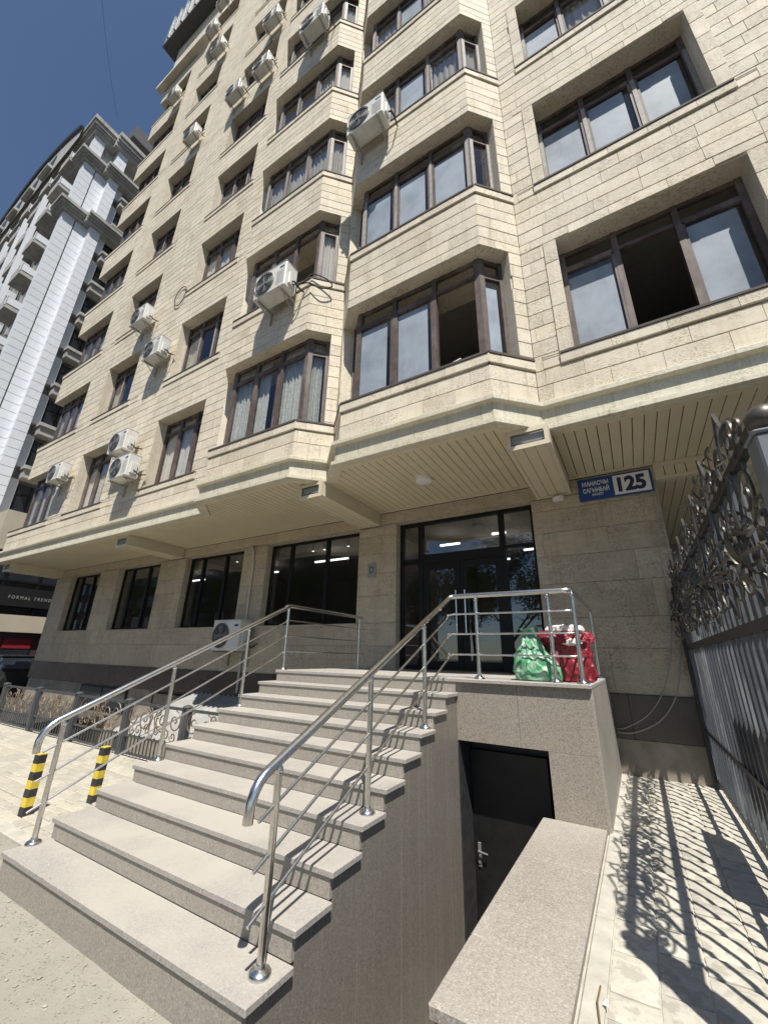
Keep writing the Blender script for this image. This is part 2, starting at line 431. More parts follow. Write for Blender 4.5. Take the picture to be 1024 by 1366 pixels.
# pavement on the left of the steps: a sheet of small pavers with a kerb
pv = thing('pavement', '', '', (-9, 3.5, -1.80)); del pv['label']; del pv['category']; struct(pv)
b = MB(); b.box(-19.5, -4.83, 2.45, 4.72, -1.95, -1.795); b.build('bedding', 'joint_sand', pv)
b = MB(); x = -19.5
while x < -4.86:
    b.cbox(x, min(x+.9, -4.84), 2.30, 2.445, -1.95, -1.772, .012); x += .906
b.build('kerb', 'kerb_concrete', pv)
cells = []
y = 2.455; r = 0
while y < 4.68:
    x = -19.4+(r % 2)*.13
    while x < -4.86:
        cells.append((x, min(x+.252, -4.85), y, y+.122)); x += .26
    y += .128; r += 1
cells.sort(key=lambda c: (c[0]+5)**2+(c[2]-2.4)**2)
rest = MB()
for i, (a0, a1, b0, b1) in enumerate(cells):
    if a1-a0 < .03: continue
    m = MB() if i < 300 else rest
    m.cbox(a0, a1, b0, b1, -1.83, -1.782+random.uniform(-.007, .007), .012)
    if i < 300: m.build('paving_stone', 'paver_old', pv)
stuff(rest.build('paving_stones', 'paver_old', pv))

# alley on the right
al = thing('alley_pavement', '', '', (.1, 4.3, -1.5)); del al['label']; del al['category']; struct(al)
b = MB(); b.box(-.50, .70, 1.2, 7.42, -1.95, -1.482); b.build('bedding', 'kerb_concrete', al)
b = MB(); yy = 1.2
while yy < 7.3:
    b.cbox(-.475, -.375, yy, min(yy+1.1, 7.33), -1.9, -1.463, .008); yy += 1.104
b.build('edging', 'kerb_concrete', al)
b = MB(); b.box(.72, 9, 1.0, 12, -1.95, -1.50); struct(b.build('side_road', 'asphalt'))
def rough_paver(m, x0, x1, y0, y1, z):
    nxx, nyy = 7, 9; V = []; F = []
    for j in range(nyy):
        for i in range(nxx):
            u, v = i/(nxx-1), j/(nyy-1); e = min(u, 1-u, v, 1-v)
            xx, yy = x0+(x1-x0)*u, y0+(y1-y0)*v
            if e > 0: h = max(-.006, noise.fractal(Vector((xx*8, yy*8, z*7)), 1, 2, 3)*.005)
            else:
                h = -.008; xx += random.uniform(-.003,.003); yy += random.uniform(-.004,.004)
            V.append((xx, yy, z+h))
    F = [(j*nxx+i, j*nxx+i+1, (j+1)*nxx+i+1, (j+1)*nxx+i) for j in range(nyy-1) for i in range(nxx-1)]
    # skirts
    rim = [i for i in range(nxx)]+[j*nxx+nxx-1 for j in range(1, nyy)]+[(nyy-1)*nxx+i for i in range(nxx-2, -1, -1)]+[j*nxx for j in range(nyy-2, 0, -1)]
    o = len(V); V += [(V[i][0], V[i][1], z-.04) for i in rim]; k = len(rim)
    F += [(rim[i], o+i, o+(i+1) % k, rim[(i+1) % k]) for i in range(k)]
    m.add(V, F, random.random())
xs = [-.370]
while xs[-1] < .5: xs.append(xs[-1]+random.choice((.19, .21, .24)))
for a0, a1 in zip(xs, xs[1:]):
    y = 1.2+random.uniform(-.2, 0)
    while y < 7.28:
        hgt = random.choice((.18, .27, .34)); e = min(y+hgt, 7.30)
        if e-y > .05:
            m = MB(); rough_paver(m, a0+.005, a1-.005, y+.005, e-.005, -1.468+random.uniform(-.003, .003))
            m.build('paving_stone', 'paver', al, True)
        y += hgt

# ------------------------------------------------------------------ the apartment building
bd = thing('apartment_building', 'tall apartment block clad in beige travertine with angled bay windows over a shop', 'building', (-9, 7.35, -1.785))
YF, YB, YG0 = 5.48, 4.93, 7.35
H, ZB, ZT = 3.77, 4.35, 6.62
NF = 9; XL, XR = -20.75, 4.4
OPEN = {'W1': (-11.43,-9.15), 'W2': (-16.05,-13.80), 'R': (-.10, 2.35)}
W3 = (XL, -17.5)
ROWS = [-1.5,-1.30,-1.03,-.76,-.49,-.22]+[ -.22+.2767*i for i in range(1,10)]
ZTOP = 39.35
BL = []          # every cladding block: (O,U,Nrm,u0,u1,v0,v1,w0,w1,rnd)
def clad(O, U, Nn, u0, u1, vmin, vmax, holes, edges, blen=(.52,.80), gap=.0048, w1=.0, seed=0, w0=-.05):
    rg = random.Random(seed); O, U, Nn = Vector(O), Vector(U), Vector(Nn)
    for a, b_ in zip(edges, edges[1:]):
        a, b_ = max(a, vmin), min(b_, vmax)
        if b_-a < .04: continue
        u = u0-rg.uniform(0, .6)
        while u < u1:
            L = rg.uniform(*blen); e = u+L
            if u1-e < .16: e = u1
            c = [(max(u,u0), min(e,u1), a, b_)]
            for h in holes: c = rect_sub(c, h)
            for p in c:
                if p[1]-p[0] > .03 and p[3]-p[2] > .03:
                    BL.append((O, U, Nn, p[0]+gap*.22, p[1]-gap*.22, p[2]+gap, p[3]-gap, w0, w1+rg.uniform(-.0015,.0025), rg.random()))
            u = e
def courses(z0=3.55, z1=ZTOP):
    e = []
    for n in range(-1, NF+1):
        e += [ZB+H*n+r for r in ROWS]
    e = sorted(set(round(x, 4) for x in e if z0 < x < z1))
    out = [z0]
    for x in e:
        if x-out[-1] > .1: out.append(x)
    return out+[z1]
EDG = courses()
def holes_for(xr, pad=0.): return [(xr[0]-pad, xr[1]+pad, ZB+H*n, ZT+H*n) for n in range(NF)]
def sill_band(O, U, Nn, u0, u1, n, seed):
    clad(O, U, Nn, u0, u1, ZB+H*n-.20, ZB+H*n-.035, [], [ZB+H*n-.20, ZB+H*n-.035], (.5,.8), .003, .028, seed)
    s_ = MB(); s_.obox(O, U, Zv, Nn, u0+.01, u1-.01, ZB+H*n-.033, ZB+H*n+.004, -.34, .042)
    return s_
# main wall planes (face outwards = -Y)
Ux, Ny = Vector((1,0,0)), Vector((0,-1,0))
hl = holes_for(OPEN['W1'])+holes_for(OPEN['W2'])+holes_for(W3)
hr = holes_for(OPEN['R'])
lowsill = []
for n in range(NF):
    for key in ('W1','W2','R'):
        a, c = OPEN[key]
        lowsill.append((a-.20, c+.20, ZB+H*n-.20, ZB+H*n-.035))
        s_ = sill_band((0,YF,0), Ux, Ny, a-.20, c+.20, n, n*7+len(key)); s_.build('window_sill', 'sill_metal', bd)
    s_ = sill_band((0,YF,0), Ux, Ny, W3[0]-.03, W3[1]+.15, n, n*7+5); s_.build('window_sill', 'sill_metal', bd)
    lowsill.append((W3[0]-.1, W3[1]+.15, ZB+H*n-.20, ZB+H*n-.035))
# proud stone surround down the jambs of the right-hand windows
jambs = []
for n in range(NF):
    for sgn, x in ((-1, OPEN['R'][0]), (1, OPEN['R'][1])):
        a, c = (x-.20, x) if sgn < 0 else (x, x+.20)
        jambs.append((a, c, ZB+H*n-.035, ZT+H*n+.02))
        clad((0,YF,0), Ux, Ny, a, c, ZB+H*n-.035, ZT+H*n+.02, [], [ZB+H*n-.035+.46*i for i in range(6)], (2,3), .003, .016, n*3+1)
clad((0,YF,0), Ux, Ny, XL, -8.22, 3.55, ZTOP, hl+lowsill, EDG, seed=1)
clad((0,YF,0), Ux, Ny, -.67, XR, 3.55, ZTOP, hr+lowsill+jambs, EDG, seed=2)
wall = MB()
def backing(O, U, Nn, u0, u1, v0, v1, holes, d0=-.40, d1=-.028):
    c = [(u0,u1,v0,v1)]
    for h in holes: c = rect_sub(c, h)
    for p in c: wall.obox(O, U, Zv, Nn, p[0], p[1], p[2], p[3], d0, d1)
backing((0,YF,0), Ux, Ny, XL+.03, -8.22, 3.10, ZTOP, hl)
backing((0,YF,0), Ux, Ny, -.67, XR, 3.10, ZTOP, hr)
# bays
CH = .55
BAYS = {'L': (-8.22,-4.50), 'R': (-4.50,-.67)}
PIER = .235
r2 = math.sqrt(.5)
for key, (xa, xb) in BAYS.items():
    fx0, fx1 = xa+CH, xb-CH; L = CH/r2
    segs = [((xa,YF,0), Vector((r2,-r2,0)), Vector((-r2,-r2,0)), 0, L, 'l'),
            ((fx0,YB,0), Ux, Ny, 0, fx1-fx0, 'f'),
            ((fx1,YB,0), Vector((r2,r2,0)), Vector((r2,-r2,0)), 0, L, 'r')]
    for k, (O, U, Nn, u0, u1, s_) in enumerate(segs):
        hs = []
        for n in range(NF):
            z0, z1 = ZB+H*n, ZT+H*n
            if s_ == 'f': hs.append((u0-1, u1+1, z0, z1))
            elif s_ == 'l': hs.append((PIER, u1+1, z0, z1))
            else: hs.append((u0-1, L-PIER, z0, z1))
            hs.append((u0-1, u1+1, z0-.20, z0-.035))
            e0, e1 = u0-(.0 if s_ == 'l' else .012), u1+(.0 if s_ == 'r' else .012)
            sb = sill_band(O, U, Nn, e0, e1, n, n*11+k); sb.build('window_sill', 'sill_metal', bd)
        clad(O, U, Nn, u0, u1, 3.55, ZTOP, hs, EDG, seed=20+k+(7 if key == 'R' else 0))
        # piers
        if s_ != 'f':
            a, c = (0, PIER) if s_ == 'l' else (L-PIER, L)
            wall.obox(O, U, Zv, Nn, a, c, 3.10, ZTOP, -.40, -.028)
    e = .028
    poly = [(xa+e*.4,YF+.02),(fx0+e*.4,YB+e),(fx1-e*.4,YB+e),(xb-e*.4,YF+.02),(xb-e*.4,YF+.5),(xa+e*.4,YF+.5)]
    zs = [3.10]
    for n in range(NF):
        wall.prism(poly, (3.10 if n == 0 else ZT+H*(n-1)), ZB+H*n-.034)
    wall.prism(poly, ZT+H*(NF-1), ZTOP)
# left end wall with no openings in view, rear wall and right end
wall.box(XL+.03, XL+.33, YF+.42, 16.5, 3.10, ZTOP); wall.box(XL+.34, XR, 16.2, 16.5, -1.8, ZTOP); wall.box(XR-.3, XR, YF+.42, 16.19, 3.1, ZTOP)
wall.build('wall', 'travertine', bd)

rm = MB()
for n in range(NF+1):
    zc = ZT+H*(n-1)+.24 if n else 3.30
    rm.box(XL+.4, XR-.35, YF+.45, 10.6, zc, zc+.3)
rm.box(XL+.4, XR-.35, 10.62, 10.8, 3.3, ZTOP)
for x in (-17.3,-16.6,-13.2,-8.7,-4.5,-.45,3.3):
    rm.box(x-.07, x+.07, YF+.46, 10.6, 3.62, ZTOP-.3)
rm.build('interior', 'room_wall', bd)

# cladding blocks: 300 largest as seen from the front of the steps are single parts, the rest one mesh
def block_geo(m, b_):
    O, U, Nn, u0, u1, v0, v1, w0, w1, rr = b_
    P = lambda a, c, d: O+U*a+Zv*c+Nn*d
    c = .007
    V = [P(u0,v0,w0),P(u1,v0,w0),P(u1,v1,w0),P(u0,v1,w0),
         P(u0,v0,w1-c*.7),P(u1,v0,w1-c*.7),P(u1,v1,w1-c*.7),P(u0,v1,w1-c*.7),
         P(u0+c*.6,v0+c,w1),P(u1-c*.6,v0+c,w1),P(u1-c*.6,v1-c,w1),P(u0+c*.6,v1-c,w1)]
    F = [(0,1,5,4),(1,2,6,5),(2,3,7,6),(3,0,4,7),(4,5,9,8),(5,6,10,9),(6,7,11,10),(7,4,8,11),(8,9,10,11)]
    m.add(V, F, rr)
camM = cam.matrix_world.copy(); camM.translation = (0,0,0); camI = camM.inverted()
def seen_size(b_):
    O, U, Nn, u0, u1, v0, v1, w0, w1, rr = b_
    p = O+U*((u0+u1)/2)+Zv*((v0+v1)/2); q = camI @ p
    if q.z > -.1 or abs(q.x/q.z) > .98 or abs(q.y/q.z) > 1.30: return 0
    d = p.length; return (u1-u0)*(v1-v0)*max(0, -Nn.dot(p)/d)/(q.z*q.z)
# ground-floor facing: larger honed slabs
GW = {'win': [(-8.06,-5.10),(-11.58,-8.97),(-15.45,-12.92),(-19.02,-16.75)]}
DOOR = (-4.12,-1.27); PR = .68
gh = [(a, c, .66, 2.76) for a, c in GW['win']]+[(DOOR[0], DOOR[1], -.5, 2.78)]
GE = [-.44,.20,.66,1.22,1.70,2.13,2.55,2.785]
GB = BL; mark = len(BL)
clad((0,YG0,0), Ux, Ny, -20.25, PR, -.44, 2.785, gh, GE, (.9,1.35), .002, .0, 40)
GRD = BL[mark:]; BL = BL[:mark]
BL.sort(key=seen_size, reverse=True); GRD.sort(key=seen_size, reverse=True)
rest = MB()
for i, b_ in enumerate(BL):
    if i < 300:
        m = MB(); block_geo(m, b_); m.build('stone_block', 'travertine', bd)
    else: block_geo(rest, b_)
stuff(rest.build('stone_cladding', 'travertine', bd))
for b_ in GRD:
    m = MB(); block_geo(m, b_); m.build('wall_slab', 'shell_stone', bd)
gw = MB()
c = [(-20.22, PR-.03, -.6, 3.02)]
for h in gh: c = rect_sub(c, h)
for p in c: gw.box(p[0], p[1], YG0+.03, YG0+.33, p[2], p[3])
gw.box(PR-.30, PR-.002, YG0+.332, 9.9, -1.47, 3.02)                    # side wall of the passage
gw.box(-20.22, -19.9, YG0+.34, 14, -1.8, 3.02)
gw.build('ground_floor_wall', 'shell_stone', bd)
ar = MB()
for x0, x1 in ((-20.27,-12.31),(-11.69,-5.06),(-4.53,-1.13),(-.57,PR+.02)):
    ar.cbox(x0, x1, YG0-.03, YG0+.02, 2.79, 3.04, .006)
ar.build('architrave', 'shell_stone', bd)
# plinth
pl = MB(); x = -20.28
while x < PR:
    e = min(x+1.18, PR+.02); z0 = -1.02
    pl.cbox(x+.002, e-.002, YG0-.035, YG0+.028, z0, -.443, .004); x = e
pl.build('plinth', 'plinth_granite', bd)
b = MB(); b.box(-20.2, PR, YG0-.005, YG0+.3, -3.4, -1.03); b.build('footing', 'plaster', bd)
# basement windows in the plinth
for x0, x1 in ((-16.0,-13.2),(-11.9,-10.2)):
    b = MB(); b.box(x0, x1, YG0-.045, YG0-.037, -1.7, -1.05); f = b.build('basement_window', 'black_frame', bd)
    b = MB(); b.box(x0+.08, (x0+x1)/2-.04, YG0-.052, YG0-.047, -1.64, -1.10); b.box((x0+x1)/2+.04, x1-.08, YG0-.052, YG0-.047, -1.64, -1.10); b.build('pane', 'dark_glass_far', f)

# cornice swept along the outline of the overhang
OUT = [(XR,YF),(-.67,YF),(-1.22,YB),(-3.95,YB),(-4.50,YF),(-5.05,YB),(-7.67,YB),(-8.22,YF),(XL,YF),(XL,12.0)]
def offset_pts(poly, d):
    res = []
    for i, p in enumerate(poly):
        p = Vector(p)
        def nrm(a, b_):
            t = (Vector(b_)-Vector(a)).normalized(); return Vector((-t.y, t.x))*-1 if False else Vector((t.y, -t.x))*-1
        if i == 0: n = nrm(poly[0], poly[1]); res.append(p+n*d); continue
        if i == len(poly)-1: n = nrm(poly[-2], poly[-1]); res.append(p+n*d); continue
        n1, n2 = nrm(poly[i-1], poly[i]), nrm(poly[i], poly[i+1]); bis = (n1+n2); bis /= (1+n1.dot(n2)); res.append(p+bis*d)
    return res
prof = [(-.05,3.055),(.105,3.055),(.118,3.062),(.118,3.125),(.108,3.132),(.055,3.150),(.050,3.16),(.050,3.415),(.060,3.425),(.118,3.432),(.128,3.44),(.128,3.505),(.118,3.515),(.02,3.548),(-.05,3.548)]
def sweep(m, poly, prof):
    rings = [[(q.x,q.y,z) for q in offset_pts(poly, d)] for d, z in prof]
    # one strip per run keeps the mitres sharp
    for i in range(len(poly)-1):
        V = []; F = []
        for rg in rings: V += [rg[i], rg[i+1]]
        for k in range(len(prof)-1): F.append((2*k, 2*k+2, 2*k+3, 2*k+1))
        m.add(V, F)
cn = MB(); sweep(cn, OUT, prof); cn.build('cornice', 'cornice_stone', bd)

# soffit boards
def y_front(x):
    pts = sorted(((p[0],p[1]) for p in OUT[:-1]))
    for (x0,y0),(x1,y1) in zip(pts, pts[1:]):
        if x0 <= x <= x1: return y0+(y1-y0)*(x-x0)/(x1-x0)
    return YF
BW = .142; x = XL+.02; zS = 3.075
skip = [(-12.30,-11.70),(-5.06,-4.53),(-1.13,-.57)]
knots = sorted(p[0] for p in OUT[:-1])
while x < XR-.02:
    x0, x1 = x+.006, min(x+BW-.006, XR); x += BW
    m = MB()
    cuts = [x0]+[k for k in knots if x0+.01 < k < x1-.01]+[x1]
    yb = YG0-.04
    for a, c in zip(cuts, cuts[1:]):
        ya, yc = y_front(a+1e-4)+.03, y_front(c-1e-4)+.03
        m.add([(a,ya,zS),(c,yc,zS),(c,yb,zS),(a,yb,zS),(a,ya,zS+.02),(c,yc,zS+.02),(c,yb,zS+.02),(a,yb,zS+.02)],
              [(3,2,1,0),(4,5,6,7),(0,1,5,4),(1,2,6,5),(2,3,7,6),(3,0,4,7)], random.random())
    m.build('soffit_board', 'soffit_paint', bd)
gp = MB(); gp.prism([(p[0]*.999, p[1]+.05) for p in OUT[:-1]]+[(XL+.02, 12), (XR-.01, 12)], 3.10, 3.103); gp.build('soffit_backing', 'soffit_gap', bd)
tr = MB()
inner = offset_pts(OUT[:-1], -.02); inner2 = offset_pts(OUT[:-1], -.10)
for i in range(len(inner)-1):
    p = [inner[i], inner[i+1], inner2[i+1], inner2[i]]
    tr.prism([(q.x,q.y) for q in p], 3.052, 3.073)
tr.box(XL+.05, PR, YG0-.10, YG0-.035, 3.048, 3.072)
tr.build('soffit_trim', 'trim_cream', bd)
# passage beyond the pier: lower soffit with a fascia
fx = PR+.01; x = fx
while x < XR-.05:
    m = MB(); m.box(x+.006, min(x+BW-.006, XR), YG0-.02, YG0+.0, 2.83, 3.02); m.build('fascia_board', 'soffit_paint', bd)
    m = MB(); m.box(x+.006, min(x+BW-.006, XR), YG0+.08, 8.92, 2.80, 2.82); m.build('soffit_board', 'soffit_paint', bd)
    m = MB(); m.box(x+.006, min(x+BW-.006, XR), 9.02, 12.0, 2.80, 2.82); m.build('soffit_board', 'soffit_paint', bd)
    x += BW
tr = MB(); tr.box(fx, XR, YG0-.06, YG0-.022, 3.0, 3.07); tr.box(fx, XR, YG0-.045, YG0+.075, 2.79, 2.828); tr.box(fx, XR, 8.93, 9.01, 2.79, 2.825)
tr.box(fx, XR, YG0+.01, 12, 2.84, 2.86); tr.build('passage_trim', 'trim_cream', bd)
pw = MB(); pw.box(PR, XR, 12.0, 12.2, -1.8, 3.1); pw.build('passage_end_wall', 'plaster', bd)
# boxed beams below the soffit
for x0, x1, yf in ((-1.13,-.57,5.18),(-5.06,-4.53,5.22),(-12.30,-11.70,5.58),(-20.42,-19.75,5.58)):
    m = MB(); m.box(x0, x0+.02, yf+.02, YG0-.035, 2.79, 3.07); m.box(x1-.02, x1, yf+.02, YG0-.035, 2.79, 3.07)
    m.box(x0, x1, yf, yf+.018, 2.75, 2.815); m.box(x0, x1, yf, yf+.018, 2.99, 3.05); m.box(x0, x0+.055, yf, yf+.018, 2.816, 2.989); m.box(x1-.055, x1, yf, yf+.018, 2.816, 2.989)
    m.box(x0-.012, x0+.05, yf+.02, YG0-.04, 2.772, 2.788); m.box(x1-.05, x1+.012, yf+.02, YG0-.04, 2.772, 2.788); m.box(x0+.051, x1-.051, YG0-.12, YG0-.04, 2.772, 2.788)
    bc = m.build('beam_casing', 'trim_cream', bd)
    v = MB(); v.box(x0+.056, x1-.056, yf+.05, yf+.06, 2.816, 2.988)
    v.box(x0+.056, x1-.056, yf+.03, yf+.045, 2.86, 2.868); v.box(x0+.056, x1-.056, yf+.03, yf+.045, 2.93, 2.938); v.build('vent_panel', 'vent_grey', bc)
    nb = max(3, round((x1-x0-.1)/.15)); wd = (x1-x0-.10)/nb
    for k in range(nb):
        v = MB(); v.box(x0+.05+k*wd+.004, x0+.05+(k+1)*wd-.004, yf+.03, YG0-.125, 2.778, 2.79); v.build('board', 'soffit_paint', bc)

# ---- windows
def frame_bar(m, p, q, z0, z1, th, side): # bar between plan points p,q
    p, q = Vector((p[0],p[1],0)), Vector((q[0],q[1],0)); U = (q-p).normalized(); L = (q-p).length; Nn = Vector((U.y,-U.x,0))
    m.obox(p, U, Zv, Nn, 0, L, z0, z1, -th/2, th/2)
def make_window(plan, counts, z0, z1, par, origin, mat='brown_frame', tr_h=.36, glass='glass', light=False, skip_pane=(), film=(), curtain=None, fw=.065, curt_skip=()):
    fr = MB(); panes = []; curt = []; k = 0
    for (p, q), cnt in zip(zip(plan, plan[1:]), counts):
        P, Q = Vector((p[0],p[1],0)), Vector((q[0],q[1],0)); U = (Q-P).normalized(); L = (Q-P).length; Nn = Vector((U.y,-U.x,0))
        B = lambda u0,u1,v0,v1,w0,w1: fr.obox(P, U, Zv, Nn, u0,u1,v0,v1,w0,w1)
        zt = z1-tr_h
        B(0, L, z0+.02, z0+.02+fw, -.035, .035); B(0, L, z1-fw, z1, -.035, .035); B(0, L, zt-fw*.5, zt+fw*.5, -.033, .033)
        w_ = L/cnt
        for i in range(cnt+1):
            hw = fw*.62 if 0 < i < cnt else fw*.8
            u = min(max(i*w_, hw*.5), L-hw*.5)
            B(u-hw, u+hw, z0+.01, z1, -.045, .047)
        for i in range(cnt):
            a, c_ = i*w_+fw*.62, (i+1)*w_-fw*.62
            if k not in skip_pane:
                # opening sash rim
                for (u0,u1,v0,v1) in ((a,a+.035,z0+.09,zt-.04),(c_-.035,c_,z0+.09,zt-.04),(a,c_,z0+.085,z0+.13),(a,c_,zt-.075,zt-.035)):
                    B(u0,u1,v0,v1,-.02,.042)
                panes.append((P,U,Nn,a+.03,c_-.03,z0+.12,zt-.065,k))
            panes.append((P,U,Nn,a,c_,zt+fw*.5,z1-fw,-1))
            if curtain and k not in curt_skip: curt.append((P,U,Nn,a-.03,c_+.03,z0+.05,z1-.05))
            k += 1
    f = fr.build('window', mat, par, False, origin)
    if light:
        m = MB()
        for (p, q), cnt in zip(zip(plan, plan[1:]), counts):
            P, Q = Vector((p[0],p[1],0)), Vector((q[0],q[1],0)); U = (Q-P).normalized(); L = (Q-P).length; Nn = Vector((U.y,-U.x,0))
            for i in range(cnt+1):
                hw = fw*.5; u = min(max(i*L/cnt, hw), L-hw); m.obox(P, U, Zv, Nn, u-hw, u+hw, z0+.03, z1-tr_h-.06, .048, .058)
        m.build('mullion_glare_strip', 'sunlit_frame', f, False, origin)  # added lighter strips: sun on the mullions painted in, stopping below the transom
    for P,U,Nn,a,c_,v0,v1,kk in panes:
        m = MB(); m.obox(P,U,Zv,Nn,a,c_,v0,v1,-.004,.004); m.build('pane', glass, f, False, origin)
        if kk in film:
            m = MB(); rr = random.Random(kk+7)
            m.obox(P,U,Zv,Nn,a+rr.uniform(.005,.02),c_-rr.uniform(.02,.10)*(1.6 if kk == 2 else 1),v0+.01,v1-rr.uniform(.05,.2),.006,.0075); m.build('protective_film', 'film_blue', f, False, origin)
    for P,U,Nn,a,c_,v0,v1 in curt:
        m = MB(); V = []; nn = 18; rr = random.Random(int(a*100)+len(curtain))
        cut = rr.choice((0, 0, .25, .5)) if curtain != 'curtain_grey' else 0
        for i in range(nn+1):
            u = a+(c_-a)*(1-cut)*i/nn; wv = -.09+.022*math.sin(i*2.1+a*9)+.012*math.sin(i*.9)
            V += [P+U*u+Zv*v0+Nn*wv, P+U*(u+.01*math.sin(i))+Zv*v1+Nn*wv]
        m.add(V, [(2*i,2*i+2,2*i+3,2*i+1) for i in range(nn)]); m.build('curtain', curtain, f, True, origin)
    return f
def shell(tpl, n0, ns):
    for n in ns: copy_tree(tpl, bd, (0,0,H*(n-n0)))
# right-hand column
def plan_R(): return [(OPEN['R'][0]+.005, 5.86),(OPEN['R'][1]-.005, 5.86)]
make_window(plan_R(), [3], ZB, ZT, bd, (1,5.86,ZB), skip_pane=(1,), film=(0,2))
w1_ = make_window(plan_R(), [3], ZB+H, ZT+H, bd, (1,5.86,ZB+H), light=True, film=(0,1,2)); shell(w1_, 1, (3,5,7))
w2_ = make_window(plan_R(), [3], ZB+2*H, ZT+2*H, bd, (1,5.86,ZB+2*H), light=True, film=(0,), curtain='curtain_grey', curt_skip=(0,)); shell(w2_, 2, (4,6,8))
# bay windows
def plan_bay(xa, xb):
    d = .28; k = d*math.tan(math.radians(22.5)); fx0, fx1 = xa+CH+k, xb-CH-k; yy = YB+d
    t = .44
    return [(fx0-t*r2, yy+t*r2),(fx0,yy),(fx1,yy),(fx1+t*r2, yy+t*r2)]
PBR, PBL = plan_bay(*BAYS['R']), plan_bay(*BAYS['L'])
make_window(PBR, [1,3,1], ZB, ZT, bd, (-2.6,5.2,ZB), skip_pane=(3,), film=(1,2,4))
t1 = make_window(PBR, [1,3,1], ZB+H, ZT+H, bd, (-2.6,5.2,ZB+H), light=True, film=(1,2,3)); shell(t1, 1, (4,6))
t2 = make_window(PBR, [1,3,1], ZB+2*H, ZT+2*H, bd, (-2.6,5.2,ZB+2*H), light=True, curtain='curtain_grey', film=(2,), curt_skip=(2,)); shell(t2, 2, (3,5,7,8))
make_window(PBL, [1,3,1], ZB, ZT, bd, (-6.3,5.2,ZB), curtain='curtain_teal')
make_window(PBL, [1,3,1], ZB+H, ZT+H, bd, (-6.3,5.2,ZB+H), skip_pane=(3,), curtain='curtain_white', curt_skip=(0,1,2,3))
t3 = make_window(PBL, [1,3,1], ZB+2*H, ZT+2*H, bd, (-6.3,5.2,ZB+2*H), light=True, curtain='curtain_grey'); shell(t3, 2, (4,6,8))
t4 = make_window(PBL, [1,3,1], ZB+3*H, ZT+3*H, bd, (-6.3,5.2,ZB+3*H), light=True, curtain='curtain_white', curt_skip=(1,2)); shell(t4, 3, (5,7))
# the flat columns further left
for key, cnt in (('W1',3),('W2',3)):
    a, c = OPEN[key]; pln = [(a+.005,5.84),(c-.005,5.84)]
    p0 = make_window(pln, [cnt], ZB, ZT, bd, ((a+c)/2,5.84,ZB), curtain='curtain_white'); shell(p0, 0, (2,4,7))
    p1 = make_window(pln, [cnt], ZB+H, ZT+H, bd, ((a+c)/2,5.84,ZB+H), light=True, curtain='curtain_grey', curt_skip=(1,)); shell(p1, 1, (3,5,6,8))
p0 = make_window([(XL+.3,8.4),(XL+.3,5.80),(W3[1]-.005,5.80)], [3,4], ZB, ZT, bd, (-19,5.8,ZB), curtain='curtain_grey'); shell(p0, 0, range(1, NF))
# metal-clad top storey
tp = MB(); tp.box(XL-.9, XR, 4.78, 9, ZTOP+.02, ZTOP+.22); tp.box(XL-.88, XR, 4.90, 9, ZTOP+.221, ZTOP+3.0); tp.build('top_storey', 'roof_slate', bd)
rest = MB(); x = XL-.9; k = 0
while x < XR:
    m = MB() if k < 60 else rest
    m.box(x+.01, x+.55, 4.80, 4.855, ZTOP+.25, ZTOP+2.95); m.box(x+.551, x+.70, 4.70, 4.855, ZTOP+.25, ZTOP+2.95)
    if k < 60: m.build('cladding_sheet', 'metal_cladding', bd)
    x += .74; k += 1
if rest.v: stuff(rest.build('cladding_sheets', 'metal_cladding', bd))
lg = MB(); lg.box(XL-.35, -16.2, 5.10, 5.44, ZB+8*H-.22, ZB+8*H+.05); lg.build('ledge', 'travertine', bd)
# shop glazing
def shop_window(x0, x1, z0, z1, cuts, name='shop_window', y=7.58, trans=None):
    m = MB(); f = .06
    m.box(x0, x1, y-.04, y+.04, z0, z0+f); m.box(x0, x1, y-.04, y+.04, z1-f, z1); m.box(x0, x0+f, y-.04, y+.04, z0+f, z1-f); m.box(x1-f, x1, y-.04, y+.04, z0+f, z1-f)
    cs = [x0+f]+list(cuts)+[x1-f]
    for c in cuts: m.box(c-f*.7, c+f*.7, y-.05, y+.04, z0+f, z1-f)
    o = m.build(name, 'black_frame', bd)
    for a, c in zip(cs, cs[1:]):
        g_ = MB(); g_.box(a+.03, c-.03, y-.006, y+.006, z0+f, z1-f); g_.build('pane', 'shop_glass', o)
    return o
for x0, x1 in GW['win']:
    L = x1-x0; shop_window(x0, x1, .66, 2.76, [x0+L*.24, x0+L*.64])
for x0, x1 in GW['win']:
    b = MB(); b.cbox(x0-.02, x1+.02, YG0-.03, YG0+.2, .62, .659, .005); b.build('shop_sill', 'shell_stone', bd)
